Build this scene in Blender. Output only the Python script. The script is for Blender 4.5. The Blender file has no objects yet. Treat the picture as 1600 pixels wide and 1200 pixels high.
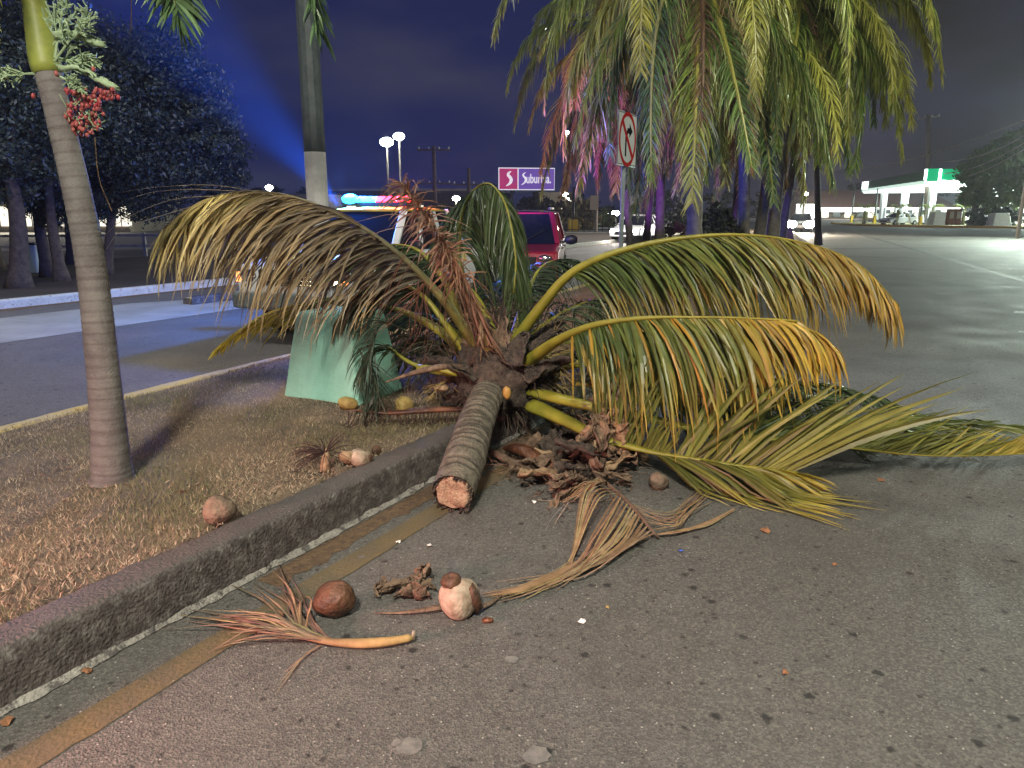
import bpy, math, random
import numpy as np
from mathutils import Vector as V, Matrix, noise as mnoise
random.seed(7); rng = np.random.default_rng(7)
R = math.radians; PI = math.pi
S = bpy.context.scene; C = S.collection

# ------------------------------------------------------------------ camera, sky, light, exposure
F = 1164.0; H = 1.7; P = math.atan(272 / F)
cam = bpy.data.cameras.new('camera'); camo = bpy.data.objects.new('camera', cam); C.objects.link(camo)
camo.location = (0, 0, H); camo.rotation_euler = (PI / 2 - P, 0, 0)
cam.sensor_width = 36; cam.lens = 36 * F / 1600; cam.clip_start = .05; cam.clip_end = 3000
S.camera = camo
S.view_settings.view_transform = 'Standard'; S.view_settings.look = 'None'
S.view_settings.gamma = 1; S.view_settings.exposure = 0; S.view_settings.use_curve_mapping = False
S.render.engine = 'CYCLES'; S.cycles.use_denoising = True
S.cycles.max_bounces = 5; S.cycles.diffuse_bounces = 2; S.cycles.glossy_bounces = 2; S.cycles.transmission_bounces = 3
S.cycles.volume_bounces = 0; S.cycles.transparent_max_bounces = 8; S.cycles.sample_clamp_indirect = 4
S.cycles.caustics_reflective = False; S.cycles.caustics_refractive = False

w = bpy.data.worlds.new('World'); S.world = w; w.use_nodes = True
nt = w.node_tree; nt.nodes.clear()
def N(t, typ, **k):
    n = t.nodes.new(typ)
    for a, b in k.items(): setattr(n, a, b)
    return n
tc = N(nt, 'ShaderNodeTexCoord'); sep = N(nt, 'ShaderNodeSeparateXYZ'); nt.links.new(tc.outputs['Generated'], sep.inputs[0])
mr = N(nt, 'ShaderNodeMapRange'); mr.interpolation_type = 'SMOOTHSTEP'
mr.inputs['From Min'].default_value = -.05; mr.inputs['From Max'].default_value = .5
nt.links.new(sep.outputs['X'], mr.inputs['Value'])
mx = N(nt, 'ShaderNodeMix', data_type='RGBA'); nt.links.new(mr.outputs[0], mx.inputs[0])
mx.inputs[6].default_value = (.0095, .0135, .066, 1); mx.inputs[7].default_value = (.022, .0205, .023, 1)
ns = N(nt, 'ShaderNodeTexNoise'); ns.inputs['Scale'].default_value = 3.2; ns.inputs['Detail'].default_value = 4
mp = N(nt, 'ShaderNodeMapping'); mp.inputs['Scale'].default_value = (1, 1, 2.6); mp.inputs['Rotation'].default_value = (0, .35, 0)
nt.links.new(tc.outputs['Generated'], mp.inputs[0]); nt.links.new(mp.outputs[0], ns.inputs['Vector'])
m2 = N(nt, 'ShaderNodeMapRange'); m2.inputs['From Min'].default_value = .47; m2.inputs['From Max'].default_value = .78
nt.links.new(ns.outputs[0], m2.inputs['Value'])
mx2 = N(nt, 'ShaderNodeMix', data_type='RGBA'); nt.links.new(m2.outputs[0], mx2.inputs[0])
nt.links.new(mx.outputs[2], mx2.inputs[6]); mx2.inputs[7].default_value = (.040, .041, .075, 1)
bgn = N(nt, 'ShaderNodeBackground'); nt.links.new(mx2.outputs[2], bgn.inputs[0]); bgn.inputs[1].default_value = 1.0
wo = N(nt, 'ShaderNodeOutputWorld'); nt.links.new(bgn.outputs[0], wo.inputs[0])

def area(name, loc, target, power, color, size, sy=None, spread=180):
    l = bpy.data.lights.new(name, 'AREA'); l.energy = power; l.color = color; l.size = size
    if sy: l.shape = 'RECTANGLE'; l.size_y = sy
    l.spread = R(spread)
    o = bpy.data.objects.new(name, l); C.objects.link(o); o.location = loc
    d = V(target) - V(loc); o.rotation_euler = d.to_track_quat('-Z', 'Y').to_euler(); return o
def point(name, loc, power, color, rad=.1):
    l = bpy.data.lights.new(name, 'POINT'); l.energy = power; l.color = color; l.shadow_soft_size = rad
    o = bpy.data.objects.new(name, l); C.objects.link(o); o.location = loc; return o
# street lamps over the median: one behind the camera, one on the banded pole, one across the road
area('street_and_fill_light', (-1.0, -5.2, 8.3), (-.5, 3.4, 0), 1950, (1, .955, .80), 1.4, 1.4)
area('street_and_fill_light', (-1.2, 8.1, 9.0), (-1.6, 7.0, 0), 210, (1, .93, .80), .8, .8)
area('street_and_fill_light', (8.8, 1.6, 9.5), (3.4, 4.4, 0), 260, (.86, 1, .76), 1.4, 1.4)
area('street_and_fill_light', (31.6, 46, 6.4), (24, 34, 0), 5000, (.82, 1, .84), 1.0, 1.0)
area('street_and_fill_light', (7.5, 48, 9), (5, 38, 0), 2500, (1, .95, .85), .8, .8)
area('street_and_fill_light', (-9, 12, 9), (-8.2, 11, 0), 190, (.88, .93, 1), .8, .8, 110)
area('street_and_fill_light', (10.0, 9.0, 9.0), (2.6, 19, 5.5), 300, (.97, 1, .74), 1.0, 1.0, 80)  # added fill to brighten the standing palms, no street lamp here
# brake lamps of a vehicle stopped out of frame at the lower left
area('brake_lamp_light', (-3.6, .6, .9), (-2.0, 1.6, 0), 95, (1, .42, .38), .5, .3, 100)


# ------------------------------------------------------------------ helpers
def at(px, py, Y):
    u = (px - 800) / F; v = -(py - 600) / F
    d = V((u, math.cos(P) + v * math.sin(P), -math.sin(P) + v * math.cos(P)))
    return V((0, 0, H)) + d * (Y / d.y)
def gp(px, py, z=0.0):
    u = (px - 800) / F; v = -(py - 600) / F
    d = V((u, math.cos(P) + v * math.sin(P), -math.sin(P) + v * math.cos(P)))
    return V((0, 0, H)) + d * ((z - H) / d.z)

def catmull(pts, n):
    pts = [V(p) for p in pts]; q = [pts[0] * 2 - pts[1]] + pts + [pts[-1] * 2 - pts[-2]]
    segs = len(pts) - 1; out = []
    L = [0]
    for i in range(segs): L.append(L[-1] + (pts[i + 1] - pts[i]).length)
    for k in range(n + 1):
        s = L[-1] * k / n; i = 0
        while i < segs - 1 and s > L[i + 1]: i += 1
        t = (s - L[i]) / max(1e-6, L[i + 1] - L[i])
        a, b, c, d = q[i], q[i + 1], q[i + 2], q[i + 3]
        out.append(.5 * ((2 * b) + (c - a) * t + (2 * a - 5 * b + 4 * c - d) * t * t + (3 * b - a - 3 * c + d) * t ** 3))
    return out

class G:
    """collects geometry; build() links it as one mesh object"""
    def __init__(s): s.v = []; s.f = []; s.c = []; s.m = []
    def add(s, vs, fs, col=None, m=0):
        b = len(s.v); s.v += [tuple(x) for x in vs]; s.f += [tuple(i + b for i in f) for f in fs]
        s.m += [m] * len(fs); s.c += [col or (1, 1, 1)] * len(vs); return s
    def box(s, c, d, rz=0, m=0, taper=1.0, col=None):
        x, y, z = d[0] / 2, d[1] / 2, d[2] / 2; M = Matrix.Rotation(rz, 3, 'Z'); c = V(c)
        vs = [c + M @ V((sx * x * (taper if sz > 0 else 1), sy * y * (taper if sz > 0 else 1), sz * z)) for sz in (-1, 1) for sx, sy in ((-1, -1), (1, -1), (1, 1), (-1, 1))]
        return s.add(vs, [(3, 2, 1, 0), (4, 5, 6, 7), (0, 1, 5, 4), (1, 2, 6, 5), (2, 3, 7, 6), (3, 0, 4, 7)], col, m)
    def bar(s, a, b, wd, ht, m=0, up=V((0, 0, 1))):
        a, b = V(a), V(b); t = (b - a).normalized(); sd = t.cross(up)
        if sd.length < 1e-4: sd = t.cross(V((1, 0, 0)))
        sd.normalize(); u = sd.cross(t)
        vs = [p + sd * sx * wd / 2 + u * sz * ht / 2 for p in (a, b) for sx, sz in ((-1, -1), (1, -1), (1, 1), (-1, 1))]
        return s.add(vs, [(0, 1, 2, 3), (7, 6, 5, 4), (0, 4, 5, 1), (1, 5, 6, 2), (2, 6, 7, 3), (3, 7, 4, 0)], None, m)
    def tube(s, pts, rad, n=8, m=0, cap=True, col=None, flat=1.0, cols=None):
        pts = [V(p) for p in pts]; k = len(pts)
        if not hasattr(rad, '__len__'): rad = [rad] * k
        vs = []; ref = None; cc = []
        for i, p in enumerate(pts):
            t = (pts[min(i + 1, k - 1)] - pts[max(i - 1, 0)]).normalized()
            if ref is None: ref = t.cross(V((0, 0, 1)) if abs(t.z) < .95 else V((1, 0, 0))).normalized()
            ref = (ref - t * ref.dot(t)).normalized(); b = t.cross(ref)
            for j in range(n):
                a = 2 * PI * j / n; vs.append(p + (ref * math.cos(a) + b * math.sin(a) * flat) * rad[i])
                if cols: cc.append(cols[i])
        fs = [(i * n + j, i * n + (j + 1) % n, (i + 1) * n + (j + 1) % n, (i + 1) * n + j) for i in range(k - 1) for j in range(n)]
        if cap: fs += [tuple(reversed(range(n))), tuple(range((k - 1) * n, k * n))]
        b0 = len(s.v); s.add(vs, fs, col, m)
        if cols: s.c[b0:] = cc
        return s
    def lathe(s, c, prof, n=20, m=0, axis=None, jit=0):
        c = V(c); M = axis.to_track_quat('Z', 'Y').to_matrix() if axis else Matrix.Identity(3); vs = []
        for r, z in prof:
            for j in range(n):
                a = 2 * PI * j / n; rr = r * (1 + jit * mnoise.noise(V((math.cos(a) * 2, math.sin(a) * 2, z * 9 + c.x * 7))))
                vs.append(c + M @ V((rr * math.cos(a), rr * math.sin(a), z)))
        k = len(prof)
        fs = [(i * n + j, i * n + (j + 1) % n, (i + 1) * n + (j + 1) % n, (i + 1) * n + j) for i in range(k - 1) for j in range(n)]
        fs += [tuple(reversed(range(n))), tuple(range((k - 1) * n, k * n))]
        return s.add(vs, fs, None, m)
    def ball(s, c, r, n=12, sc=(1, 1, 1), m=0, jit=0):
        k = n // 2 + 1; vs = []; c = V(c)
        for i in range(k + 1):
            ph = PI * i / k
            for j in range(n):
                a = 2 * PI * j / n; d = V((math.sin(ph) * math.cos(a), math.sin(ph) * math.sin(a), math.cos(ph)))
                q = r * (1 + jit * mnoise.noise(d * 1.6 + c * 5)); vs.append(c + V((d.x * sc[0], d.y * sc[1], d.z * sc[2])) * q)
        fs = [(i * n + j, (i + 1) * n + j, (i + 1) * n + (j + 1) % n, i * n + (j + 1) % n) for i in range(k) for j in range(n)]
        return s.add(vs, fs, None, m)
    def poly(s, pts, th, nrm, m=0):
        pts = [V(p) for p in pts]; n = len(pts); nrm = V(nrm).normalized() * th
        return s.add([p + nrm for p in pts] + [p for p in pts], [tuple(range(n)), tuple(range(2 * n - 1, n - 1, -1))] + [(i, i + n, (i + 1) % n + n, (i + 1) % n) for i in range(n)], None, m)
    def build(s, name, mats, parent=None, smooth=False, world=False, bevel=0):
        me = bpy.data.meshes.new(name); off = V((0, 0, 0))
        if world and parent is not None:
            p = parent
            while p.parent: p = p.parent
            off = V(p.location)
        a = np.array(s.v, dtype=np.float64) - np.array(off)
        me.from_pydata(a.tolist(), [], s.f)
        for m in (mats if isinstance(mats, (list, tuple)) else [mats]): me.materials.append(m)
        me.polygons.foreach_set('material_index', s.m)
        if any(c != (1, 1, 1) for c in s.c):
            ca = me.color_attributes.new('Col', 'FLOAT_COLOR', 'POINT')
            arr = np.ones((len(s.v), 4), dtype=np.float32); arr[:, :3] = np.array(s.c, dtype=np.float32); ca.data.foreach_set('color', arr.ravel())
        if smooth: me.polygons.foreach_set('use_smooth', [True] * len(me.polygons))
        me.update()
        o = bpy.data.objects.new(name, me); C.objects.link(o)
        if parent is not None: o.parent = parent
        if bevel:
            b = o.modifiers.new('bevel', 'BEVEL'); b.width = bevel; b.segments = 2; b.limit_method = 'ANGLE'; b.angle_limit = R(40)
        return o
def tag(o, label=None, cat=None, group=None, kind=None):
    if label: o['label'] = label
    if cat: o['category'] = cat
    if group: o['group'] = group
    if kind: o['kind'] = kind
    return o
def thing(name, loc, label, cat, rz=0, group=None):
    o = bpy.data.objects.new(name, None); C.objects.link(o); o.location = loc; o.rotation_euler = (0, 0, rz); o.empty_display_size = .1
    return tag(o, label, cat, group)
def copy_tree(o, parent=None):
    c = o.copy(); C.objects.link(c); c.parent = parent
    for ch in list(o.children): copy_tree(ch, c)
    return c

# ------------------------------------------------------------------ materials
def mat(name, col, rough=.7, col2=None, scale=8, bump=0, bscale=40, metal=0, emit=None, estr=0, attr=False, trans=0, rnd=0, spec=.4, contrast=(.35, .65), coat=0):
    m = bpy.data.materials.new(name); m.use_nodes = True; t = m.node_tree; b = t.nodes['Principled BSDF']
    b.inputs['Roughness'].default_value = rough; b.inputs['Metallic'].default_value = metal; b.inputs['Specular IOR Level'].default_value = spec
    b.inputs['Coat Weight'].default_value = coat
    co = N(t, 'ShaderNodeTexCoord'); cs = None
    if attr:
        a = N(t, 'ShaderNodeVertexColor', layer_name='Col'); cs = a.outputs[0]
    if col2 is not None:
        n = N(t, 'ShaderNodeTexNoise'); n.inputs['Scale'].default_value = scale; n.inputs['Detail'].default_value = 5; n.inputs['Roughness'].default_value = .65
        t.links.new(co.outputs['Object'], n.inputs['Vector'])
        r = N(t, 'ShaderNodeMapRange'); r.inputs['From Min'].default_value = contrast[0]; r.inputs['From Max'].default_value = contrast[1]; t.links.new(n.outputs[0], r.inputs['Value'])
        x = N(t, 'ShaderNodeMix', data_type='RGBA'); t.links.new(r.outputs[0], x.inputs[0])
        x.inputs[6].default_value = (*col, 1); x.inputs[7].default_value = (*col2, 1)
        if cs:
            mu = N(t, 'ShaderNodeMix', data_type='RGBA', blend_type='MULTIPLY'); mu.inputs[0].default_value = 1
            t.links.new(cs, mu.inputs[6]); t.links.new(x.outputs[2], mu.inputs[7]); cs = mu.outputs[2]
        else: cs = x.outputs[2]
    if rnd:
        oi = N(t, 'ShaderNodeObjectInfo'); hs = N(t, 'ShaderNodeHueSaturation')
        r = N(t, 'ShaderNodeMapRange'); r.inputs['To Min'].default_value = 1 - rnd; r.inputs['To Max'].default_value = 1 + rnd
        t.links.new(oi.outputs['Random'], r.inputs['Value']); t.links.new(r.outputs[0], hs.inputs['Value'])
        if cs: t.links.new(cs, hs.inputs['Color'])
        else: hs.inputs['Color'].default_value = (*col, 1)
        cs = hs.outputs[0]
    if cs: t.links.new(cs, b.inputs['Base Color'])
    else: b.inputs['Base Color'].default_value = (*col, 1)
    if bump:
        n = N(t, 'ShaderNodeTexNoise'); n.inputs['Scale'].default_value = bscale; n.inputs['Detail'].default_value = 4
        t.links.new(co.outputs['Object'], n.inputs['Vector'])
        bp = N(t, 'ShaderNodeBump'); bp.inputs['Strength'].default_value = bump; bp.inputs['Distance'].default_value = .02
        t.links.new(n.outputs[0], bp.inputs['Height']); t.links.new(bp.outputs[0], b.inputs['Normal'])
    if emit: b.inputs['Emission Color'].default_value = (*emit, 1); b.inputs['Emission Strength'].default_value = estr
    if trans:
        tr = N(t, 'ShaderNodeBsdfTranslucent'); ms = N(t, 'ShaderNodeMixShader'); ms.inputs[0].default_value = trans
        if cs: t.links.new(cs, tr.inputs[0])
        else: tr.inputs[0].default_value = (*col, 1)
        t.links.new(b.outputs[0], ms.inputs[1]); t.links.new(tr.outputs[0], ms.inputs[2]); t.links.new(ms.outputs[0], t.nodes['Material Output'].inputs[0])
    return m
M = {}
M['leaf'] = mat('frond_leaf', (1, 1, 1), .42, attr=True, trans=.22, col2=(.72, .72, .70), scale=9, spec=.5)
M['leaf_far'] = mat('frond_leaf_far', (1.25, 1.25, 1.2), .4, attr=True, trans=.2, rnd=.35, col2=(1.1, 1.1, 1.0), scale=1, spec=.5)
M['dry'] = mat('dry_leaf', (1, 1, 1), .75, attr=True, trans=.1, col2=(.6, .58, .55), scale=14)
M['trunk_fallen'] = mat('coconut_bark', (.19, .165, .13), .9, (.075, .062, .05), 16, .9, 70, contrast=(.3, .7), attr=True)
M['cutwood'] = mat('sawn_palm_wood', (.55, .39, .27), .9, (.34, .21, .13), 38, 1.0, 120)
M['fibre'] = mat('palm_fibre', (.12, .088, .068), .95, (.03, .022, .02), 22, 1.0, 90)
M['husk'] = mat('dry_husk', (.25, .165, .11), .85, (.085, .05, .034), 11, .9, 60)
M['huskdark'] = mat('wet_spathe', (.17, .06, .025), .4, (.035, .014, .01), 7, .6, 40)
M['husklight'] = mat('pale_husk', (.40, .27, .16), .8, (.17, .09, .05), 14, .7, 50)
M['twig'] = mat('dark_twig', (.07, .04, .035), .8, (.03, .018, .018), 30, .4, 60)
M['twigy'] = mat('pale_flower_stalk', (.30, .24, .08), .7, (.14, .09, .04), 30)
M['coco_brown'] = mat('brown_coconut_skin', (.15, .07, .038), .5, (.045, .024, .015), 7, .6, 45, spec=.4)
M['coco_orange'] = mat('coconut_patch', (.42, .23, .06), .45)
M['coco_pale'] = mat('pale_coconut_husk', (.48, .38, .29), .7, (.22, .14, .09), 12, .5, 50)
M['coco_dry'] = mat('dry_coconut_husk', (.25, .18, .125), .8, (.11, .07, .05), 13, .7, 60)
M['coco_yellow'] = mat('yellow_coconut_skin', (.45, .34, .10), .6, (.26, .17, .06), 9, .5, 40)
M['box'] = mat('mint_paint', (.27, .52, .40), .7, (.20, .42, .33), 3.5, .35, 30, contrast=(.4, .75))
M['pole_dark'] = mat('pole_black_paint', (.035, .045, .05), .6, (.07, .085, .09), 7, .25)
M['pole_white'] = mat('pole_white_paint', (.78, .76, .74), .7, (.60, .58, .56), 7, .25)
M['galv'] = mat('galvanised_steel', (.22, .26, .25), .5, (.13, .16, .16), 14, .1, metal=.5)
M['white'] = mat('white_paint', (.72, .73, .72), .4, (.55, .56, .56), 6)
M['signwhite'] = mat('sign_white', (.78, .78, .76), .9, (.70, .72, .72), 5, spec=.05)
M['signred'] = mat('sign_red', (.50, .02, .02), .95, spec=.05)
M['signblack'] = mat('sign_black', (.01, .01, .01), .95, spec=.05)
M['black'] = mat('black_plastic', (.012, .012, .014), .4)
M['rubber'] = mat('tyre_rubber', (.02, .02, .02), .85)
M['rim'] = mat('wheel_metal', (.45, .45, .46), .35, metal=.8)
M['glass'] = mat('dark_glass', (.006, .008, .012), .06, spec=.8)
M['yellow'] = mat('yellow_paint', (.70, .46, .02), .4, coat=.4)
M['redpaint'] = mat('red_car_paint', (.24, .012, .03), .3, coat=.8)
M['carwhite'] = mat('white_car_paint', (.70, .72, .72), .3, coat=.8)
M['chrome'] = mat('chrome', (.6, .6, .6), .15, metal=1)
def em(name, c, s): return mat(name, c, .5, emit=c, estr=s)
M['e_blue'] = em('blue_beacon', (.01, .32, 1), 60)
M['e_cyan'] = em('cyan_beacon', (.05, .55, 1), 5)
M['e_red'] = em('red_beacon', (1, .03, .02), 3.0)
M['e_head'] = em('headlamp_lit', (1, .93, .82), 80)
M['e_head2'] = em('headlamp_dim', (1, .80, .6), 8)
M['e_amber'] = em('amber_lamp', (1, .35, .10), 4)
M['e_lamp'] = em('lamp_lit', (.92, 1, .86), 60)
M['e_lampw'] = em('lamp_lit_warm', (1, .9, .7), 30)
M['e_shop'] = em('lit_shop_wall', (1, .93, .76), 1.3)
M['e_canopy'] = em('lit_canopy', (.86, 1, .93), 5)
M['e_station'] = em('lit_station_wall', (.9, 1, .93), 3)
M['e_green'] = em('green_fascia_lit', (.0, .38, .16), 1.0)
M['olive'] = mat('fascia_side', (.14, .22, .12), .5)
M['e_fascia'] = em('lit_fascia_strip', (.75, 1, .85), .8)
M['hood_brown'] = mat('warehouse_roof', (.075, .055, .05), .8, (.06, .045, .04), .3)
M['wall'] = mat('plain_wall', (.30, .26, .25), .85, (.22, .19, .19), 1.2)
M['wallwarm'] = mat('warm_wall', (.42, .36, .28), .85, (.33, .28, .22), 1.2)
M['barkdark'] = mat('tree_bark', (.085, .065, .055), .9, (.04, .03, .03), 9, .8, 30)
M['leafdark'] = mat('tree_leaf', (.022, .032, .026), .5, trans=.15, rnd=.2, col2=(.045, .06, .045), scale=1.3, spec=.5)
M['leafmid'] = mat('tree_leaf_mid', (.07, .12, .04), .5, trans=.2, col2=(.13, .16, .05), scale=1.1)
M['leafbrown'] = mat('tree_leaf_brown', (.14, .13, .06), .6, trans=.2, col2=(.20, .15, .08), scale=1.1)
M['hedge'] = mat('hedge_leaf', (.02, .028, .016), .6, trans=.1, col2=(.03, .03, .02), scale=2)
M['palmbark'] = mat('palm_bark', (.165, .15, .14), .85, (.10, .088, .085), 9, .35, 90)
M['shaft'] = mat('green_crownshaft', (.30, .33, .06), .5, (.17, .20, .05), 6)
M['palegreen'] = mat('pale_green_stalk', (.33, .42, .26), .6, (.22, .30, .17), 20)
M['berry'] = mat('red_berry', (.30, .02, .04), .5, (.30, .10, .08), 18)
M['concrete'] = mat('rough_concrete', (.40, .38, .35), .9, (.25, .23, .22), 5, .6)
M['paper'] = mat('white_scrap', (.75, .75, .72), .7)
M['blueplastic'] = mat('blue_scrap', (.06, .16, .7), .4)
M['deadleaf'] = mat('dead_leaf', (.34, .16, .07), .8, (.2, .09, .05), 30)
M['magenta'] = em('billboard_pink', (.44, .03, .16), .62)
M['violet'] = em('billboard_violet', (.13, .065, .36), .75)
M['bbwhite'] = em('billboard_white', (.85, .8, .9), .75)
M['bbsoft'] = em('billboard_mauve', (.30, .05, .25), .62)
M['wood'] = mat('pole_wood', (.16, .12, .10), .9, (.09, .07, .06), 6, .5)
M['polewarm'] = mat('pole_concrete', (.36, .31, .27), .85, (.27, .23, .2), 3)

def asphalt():
    m = bpy.data.materials.new('asphalt'); m.use_nodes = True; t = m.node_tree; b = t.nodes['Principled BSDF']; L = t.links.new
    co = N(t, 'ShaderNodeTexCoord')
    def noise(sc, det=4, ro=.6):
        n = N(t, 'ShaderNodeTexNoise'); n.inputs['Scale'].default_value = sc; n.inputs['Detail'].default_value = det; n.inputs['Roughness'].default_value = ro
        L(co.outputs['Object'], n.inputs['Vector']); return n.outputs[0]
    def rng_(v, a, b_, c=0, d=1):
        r = N(t, 'ShaderNodeMapRange'); r.inputs[1].default_value = a; r.inputs[2].default_value = b_; r.inputs[3].default_value = c; r.inputs[4].default_value = d; L(v, r.inputs[0]); return r.outputs[0]
    def mix(f, a, b_, bt='MIX'):
        x = N(t, 'ShaderNodeMix', data_type='RGBA', blend_type=bt); 
        if isinstance(f, float): x.inputs[0].default_value = f
        else: L(f, x.inputs[0])
        for i, q in ((6, a), (7, b_)):
            if isinstance(q, tuple): x.inputs[i].default_value = (*q, 1)
            else: L(q, x.inputs[i])
        return x.outputs[2]
    def vor(sc, feat='F1', rand=1.0):
        v = N(t, 'ShaderNodeTexVoronoi'); v.feature = feat; v.inputs['Scale'].default_value = sc; v.inputs['Randomness'].default_value = rand
        L(co.outputs['Object'], v.inputs['Vector']); return v
    c = mix(rng_(noise(.55, 5), .35, .65), (.090, .084, .079), (.135, .127, .117))
    c = mix(rng_(noise(7, 6, .7), .35, .7), c, (.082, .076, .071))
    ag = vor(115); sepc = N(t, 'ShaderNodeSeparateColor'); L(ag.outputs['Color'], sepc.inputs[0])
    c = mix(rng_(sepc.outputs[0], .3, 1, 0, .8), c, (.185, .175, .155))
    c = mix(rng_(sepc.outputs[1], .0, .35, .55, 0), c, (.045, .042, .04))
    # pale chips of aggregate
    wch = vor(34); s2 = N(t, 'ShaderNodeSeparateColor'); L(wch.outputs['Color'], s2.inputs[0])
    ml = N(t, 'ShaderNodeMath', operation='MULTIPLY'); L(rng_(wch.outputs['Distance'], .10, .16, 1, 0), ml.inputs[0]); L(rng_(s2.outputs[0], .66, .72), ml.inputs[1])
    c = mix(ml.outputs[0], c, (.38, .36, .33))
    # dark gum and oil spots
    dk = vor(7.5); s3 = N(t, 'ShaderNodeSeparateColor'); L(dk.outputs['Color'], s3.inputs[0])
    wob = N(t, 'ShaderNodeMath', operation='ADD'); L(dk.outputs['Distance'], wob.inputs[0]); L(rng_(noise(60, 3), .3, .7, -.05, .05), wob.inputs[1])
    ml2 = N(t, 'ShaderNodeMath', operation='MULTIPLY'); L(rng_(wob.outputs[0], .10, .18, .9, 0), ml2.inputs[0]); L(rng_(s3.outputs[1], .42, .5), ml2.inputs[1])
    c = mix(ml2.outputs[0], c, (.022, .02, .02))
    dk = vor(17); s3 = N(t, 'ShaderNodeSeparateColor'); L(dk.outputs['Color'], s3.inputs[0]); wob = N(t, 'ShaderNodeMath', operation='ADD'); L(dk.outputs['Distance'], wob.inputs[0]); L(rng_(noise(90, 3), .3, .7, -.07, .07), wob.inputs[1])
    ml2 = N(t, 'ShaderNodeMath', operation='MULTIPLY'); L(rng_(wob.outputs[0], .12, .22, .8, 0), ml2.inputs[0]); L(rng_(s3.outputs[0], .62, .68), ml2.inputs[1]); c = mix(ml2.outputs[0], c, (.030, .027, .026))
    c = mix(rng_(noise(.28, 3), .52, .62, 0, .45), c, (.060, .056, .054)); c = mix(rng_(noise(2.3, 6, .75), .60, .72, 0, .5), c, (.055, .05, .047))
    L(c, b.inputs['Base Color'])
    L(rng_(noise(1.1, 3), .3, .7, .62, .82), b.inputs['Roughness']); b.inputs['Specular IOR Level'].default_value = .3
    bp = N(t, 'ShaderNodeBump'); bp.inputs['Strength'].default_value = .55; bp.inputs['Distance'].default_value = .006
    ad = N(t, 'ShaderNodeMath', operation='ADD'); L(ag.outputs['Distance'], ad.inputs[0]); L(noise(55, 3), ad.inputs[1])
    L(ad.outputs[0], bp.inputs['Height']); L(bp.outputs[0], b.inputs['Normal'])
    return m
M['asphalt'] = asphalt()
M['lightcon'] = mat('pale_concrete_slab', (.30, .30, .28), .7, (.22, .22, .2), 1.6, .3)
def paintmat(name, c1, c2, thr=(.42, .56), sc=14):
    return mat(name, c1, .6, c2, sc, .4, 60, contrast=thr)
M['ochre'] = paintmat('worn_yellow_line', (.150, .110, .052), (.105, .088, .062), (.3, .7), 5)
M['worn_white'] = paintmat('worn_white_line', (.30, .31, .29), (.12, .115, .105), (.4, .6), 10)
M['soil'] = mat('dry_soil_turf', (.20, .145, .10), .95, (.11, .085, .06), 2.3, 1.0, 55, contrast=(.35, .62))
M['verge'] = mat('verge_turf', (.25, .17, .035), .95, (.10, .11, .02), .35, .3)
M['verge_dark'] = mat('dark_verge', (.055, .038, .032), .95, (.03, .028, .02), 1.0, .6)
M['litter'] = mat('leaf_litter', (.16, .10, .055), .95, (.08, .05, .035), 20, .8)
def kerbmat(name, base, dark, pale, thr):
    m = mat(name, base, .88, dark, 5, .8, 70, contrast=(.3, .7)); t = m.node_tree; b = t.nodes['Principled BSDF']
    src = b.inputs['Base Color'].links[0].from_socket; co = N(t, 'ShaderNodeTexCoord')
    n = N(t, 'ShaderNodeTexNoise'); n.inputs['Scale'].default_value = 17; n.inputs['Detail'].default_value = 8; n.inputs['Roughness'].default_value = .75; t.links.new(co.outputs['Object'], n.inputs['Vector'])
    r = N(t, 'ShaderNodeMapRange'); r.inputs[1].default_value = thr[0]; r.inputs[2].default_value = thr[1]; t.links.new(n.outputs[0], r.inputs[0])
    x = N(t, 'ShaderNodeMix', data_type='RGBA'); t.links.new(r.outputs[0], x.inputs[0]); t.links.new(src, x.inputs[6]); x.inputs[7].default_value = (*pale, 1)
    t.links.new(x.outputs[2], b.inputs['Base Color']); return m
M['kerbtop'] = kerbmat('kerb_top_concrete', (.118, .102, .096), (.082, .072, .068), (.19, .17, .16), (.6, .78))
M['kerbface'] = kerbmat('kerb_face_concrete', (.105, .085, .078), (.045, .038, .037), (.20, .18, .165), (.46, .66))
M['kerbyellow'] = kerbmat('kerb_yellow_paint', (.50, .37, .10), (.42, .37, .25), (.20, .15, .12), (.56, .66))
M['kerbwhite'] = kerbmat('kerb_white_paint', (.62, .62, .58), (.46, .46, .40), (.16, .11, .09), (.55, .66))
M['efflor'] = kerbmat('pale_mortar', (.36, .34, .30), (.24, .22, .20), (.10, .09, .085), (.50, .58))

# ------------------------------------------------------------------ ground, road frame
U = V((.483, .875, 0)); NL = V((-.876, .483, 0))
RK = [(-6.2, -5.75), (-4.0, -1.78), (-1.77, 2.25), (-.5, 4.55), (2.07, 9.2), (5.2, 15), (8.7, 22), (12.0, 30), (16, 42), (22, 60)]
LK = [(-7.6, -3.5), (-5.9, 0.1), (-4.55, 3.0), (-3.66, 5.05), (-2.70, 7.2), (-.6, 11.2), (1.25, 15), (3.0, 20), (4.6, 26), (8.2, 36), (12.5, 46), (20, 62)]
def dense(pl, step=.5):
    pts = [V((x, y, 0)) for x, y in pl]; L = sum((b - a).length for a, b in zip(pts, pts[1:])); return catmull(pts, int(L / step))
RKd = dense(RK, .25); LKd = dense(LK, .25)
def gz(x, y):
    for q in (0,):
        # inside the median?
        rx = np.interp(y, RKy, RKx); lx = np.interp(y, LKy, LKx)
        if lx + .03 < x < rx + .0: return .2 + .0 * q
    return 0.0
RKy = [p.y for p in RKd]; RKx = [p.x for p in RKd]; LKy = [p.y for p in LKd]; LKx = [p.x for p in LKd]

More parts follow.
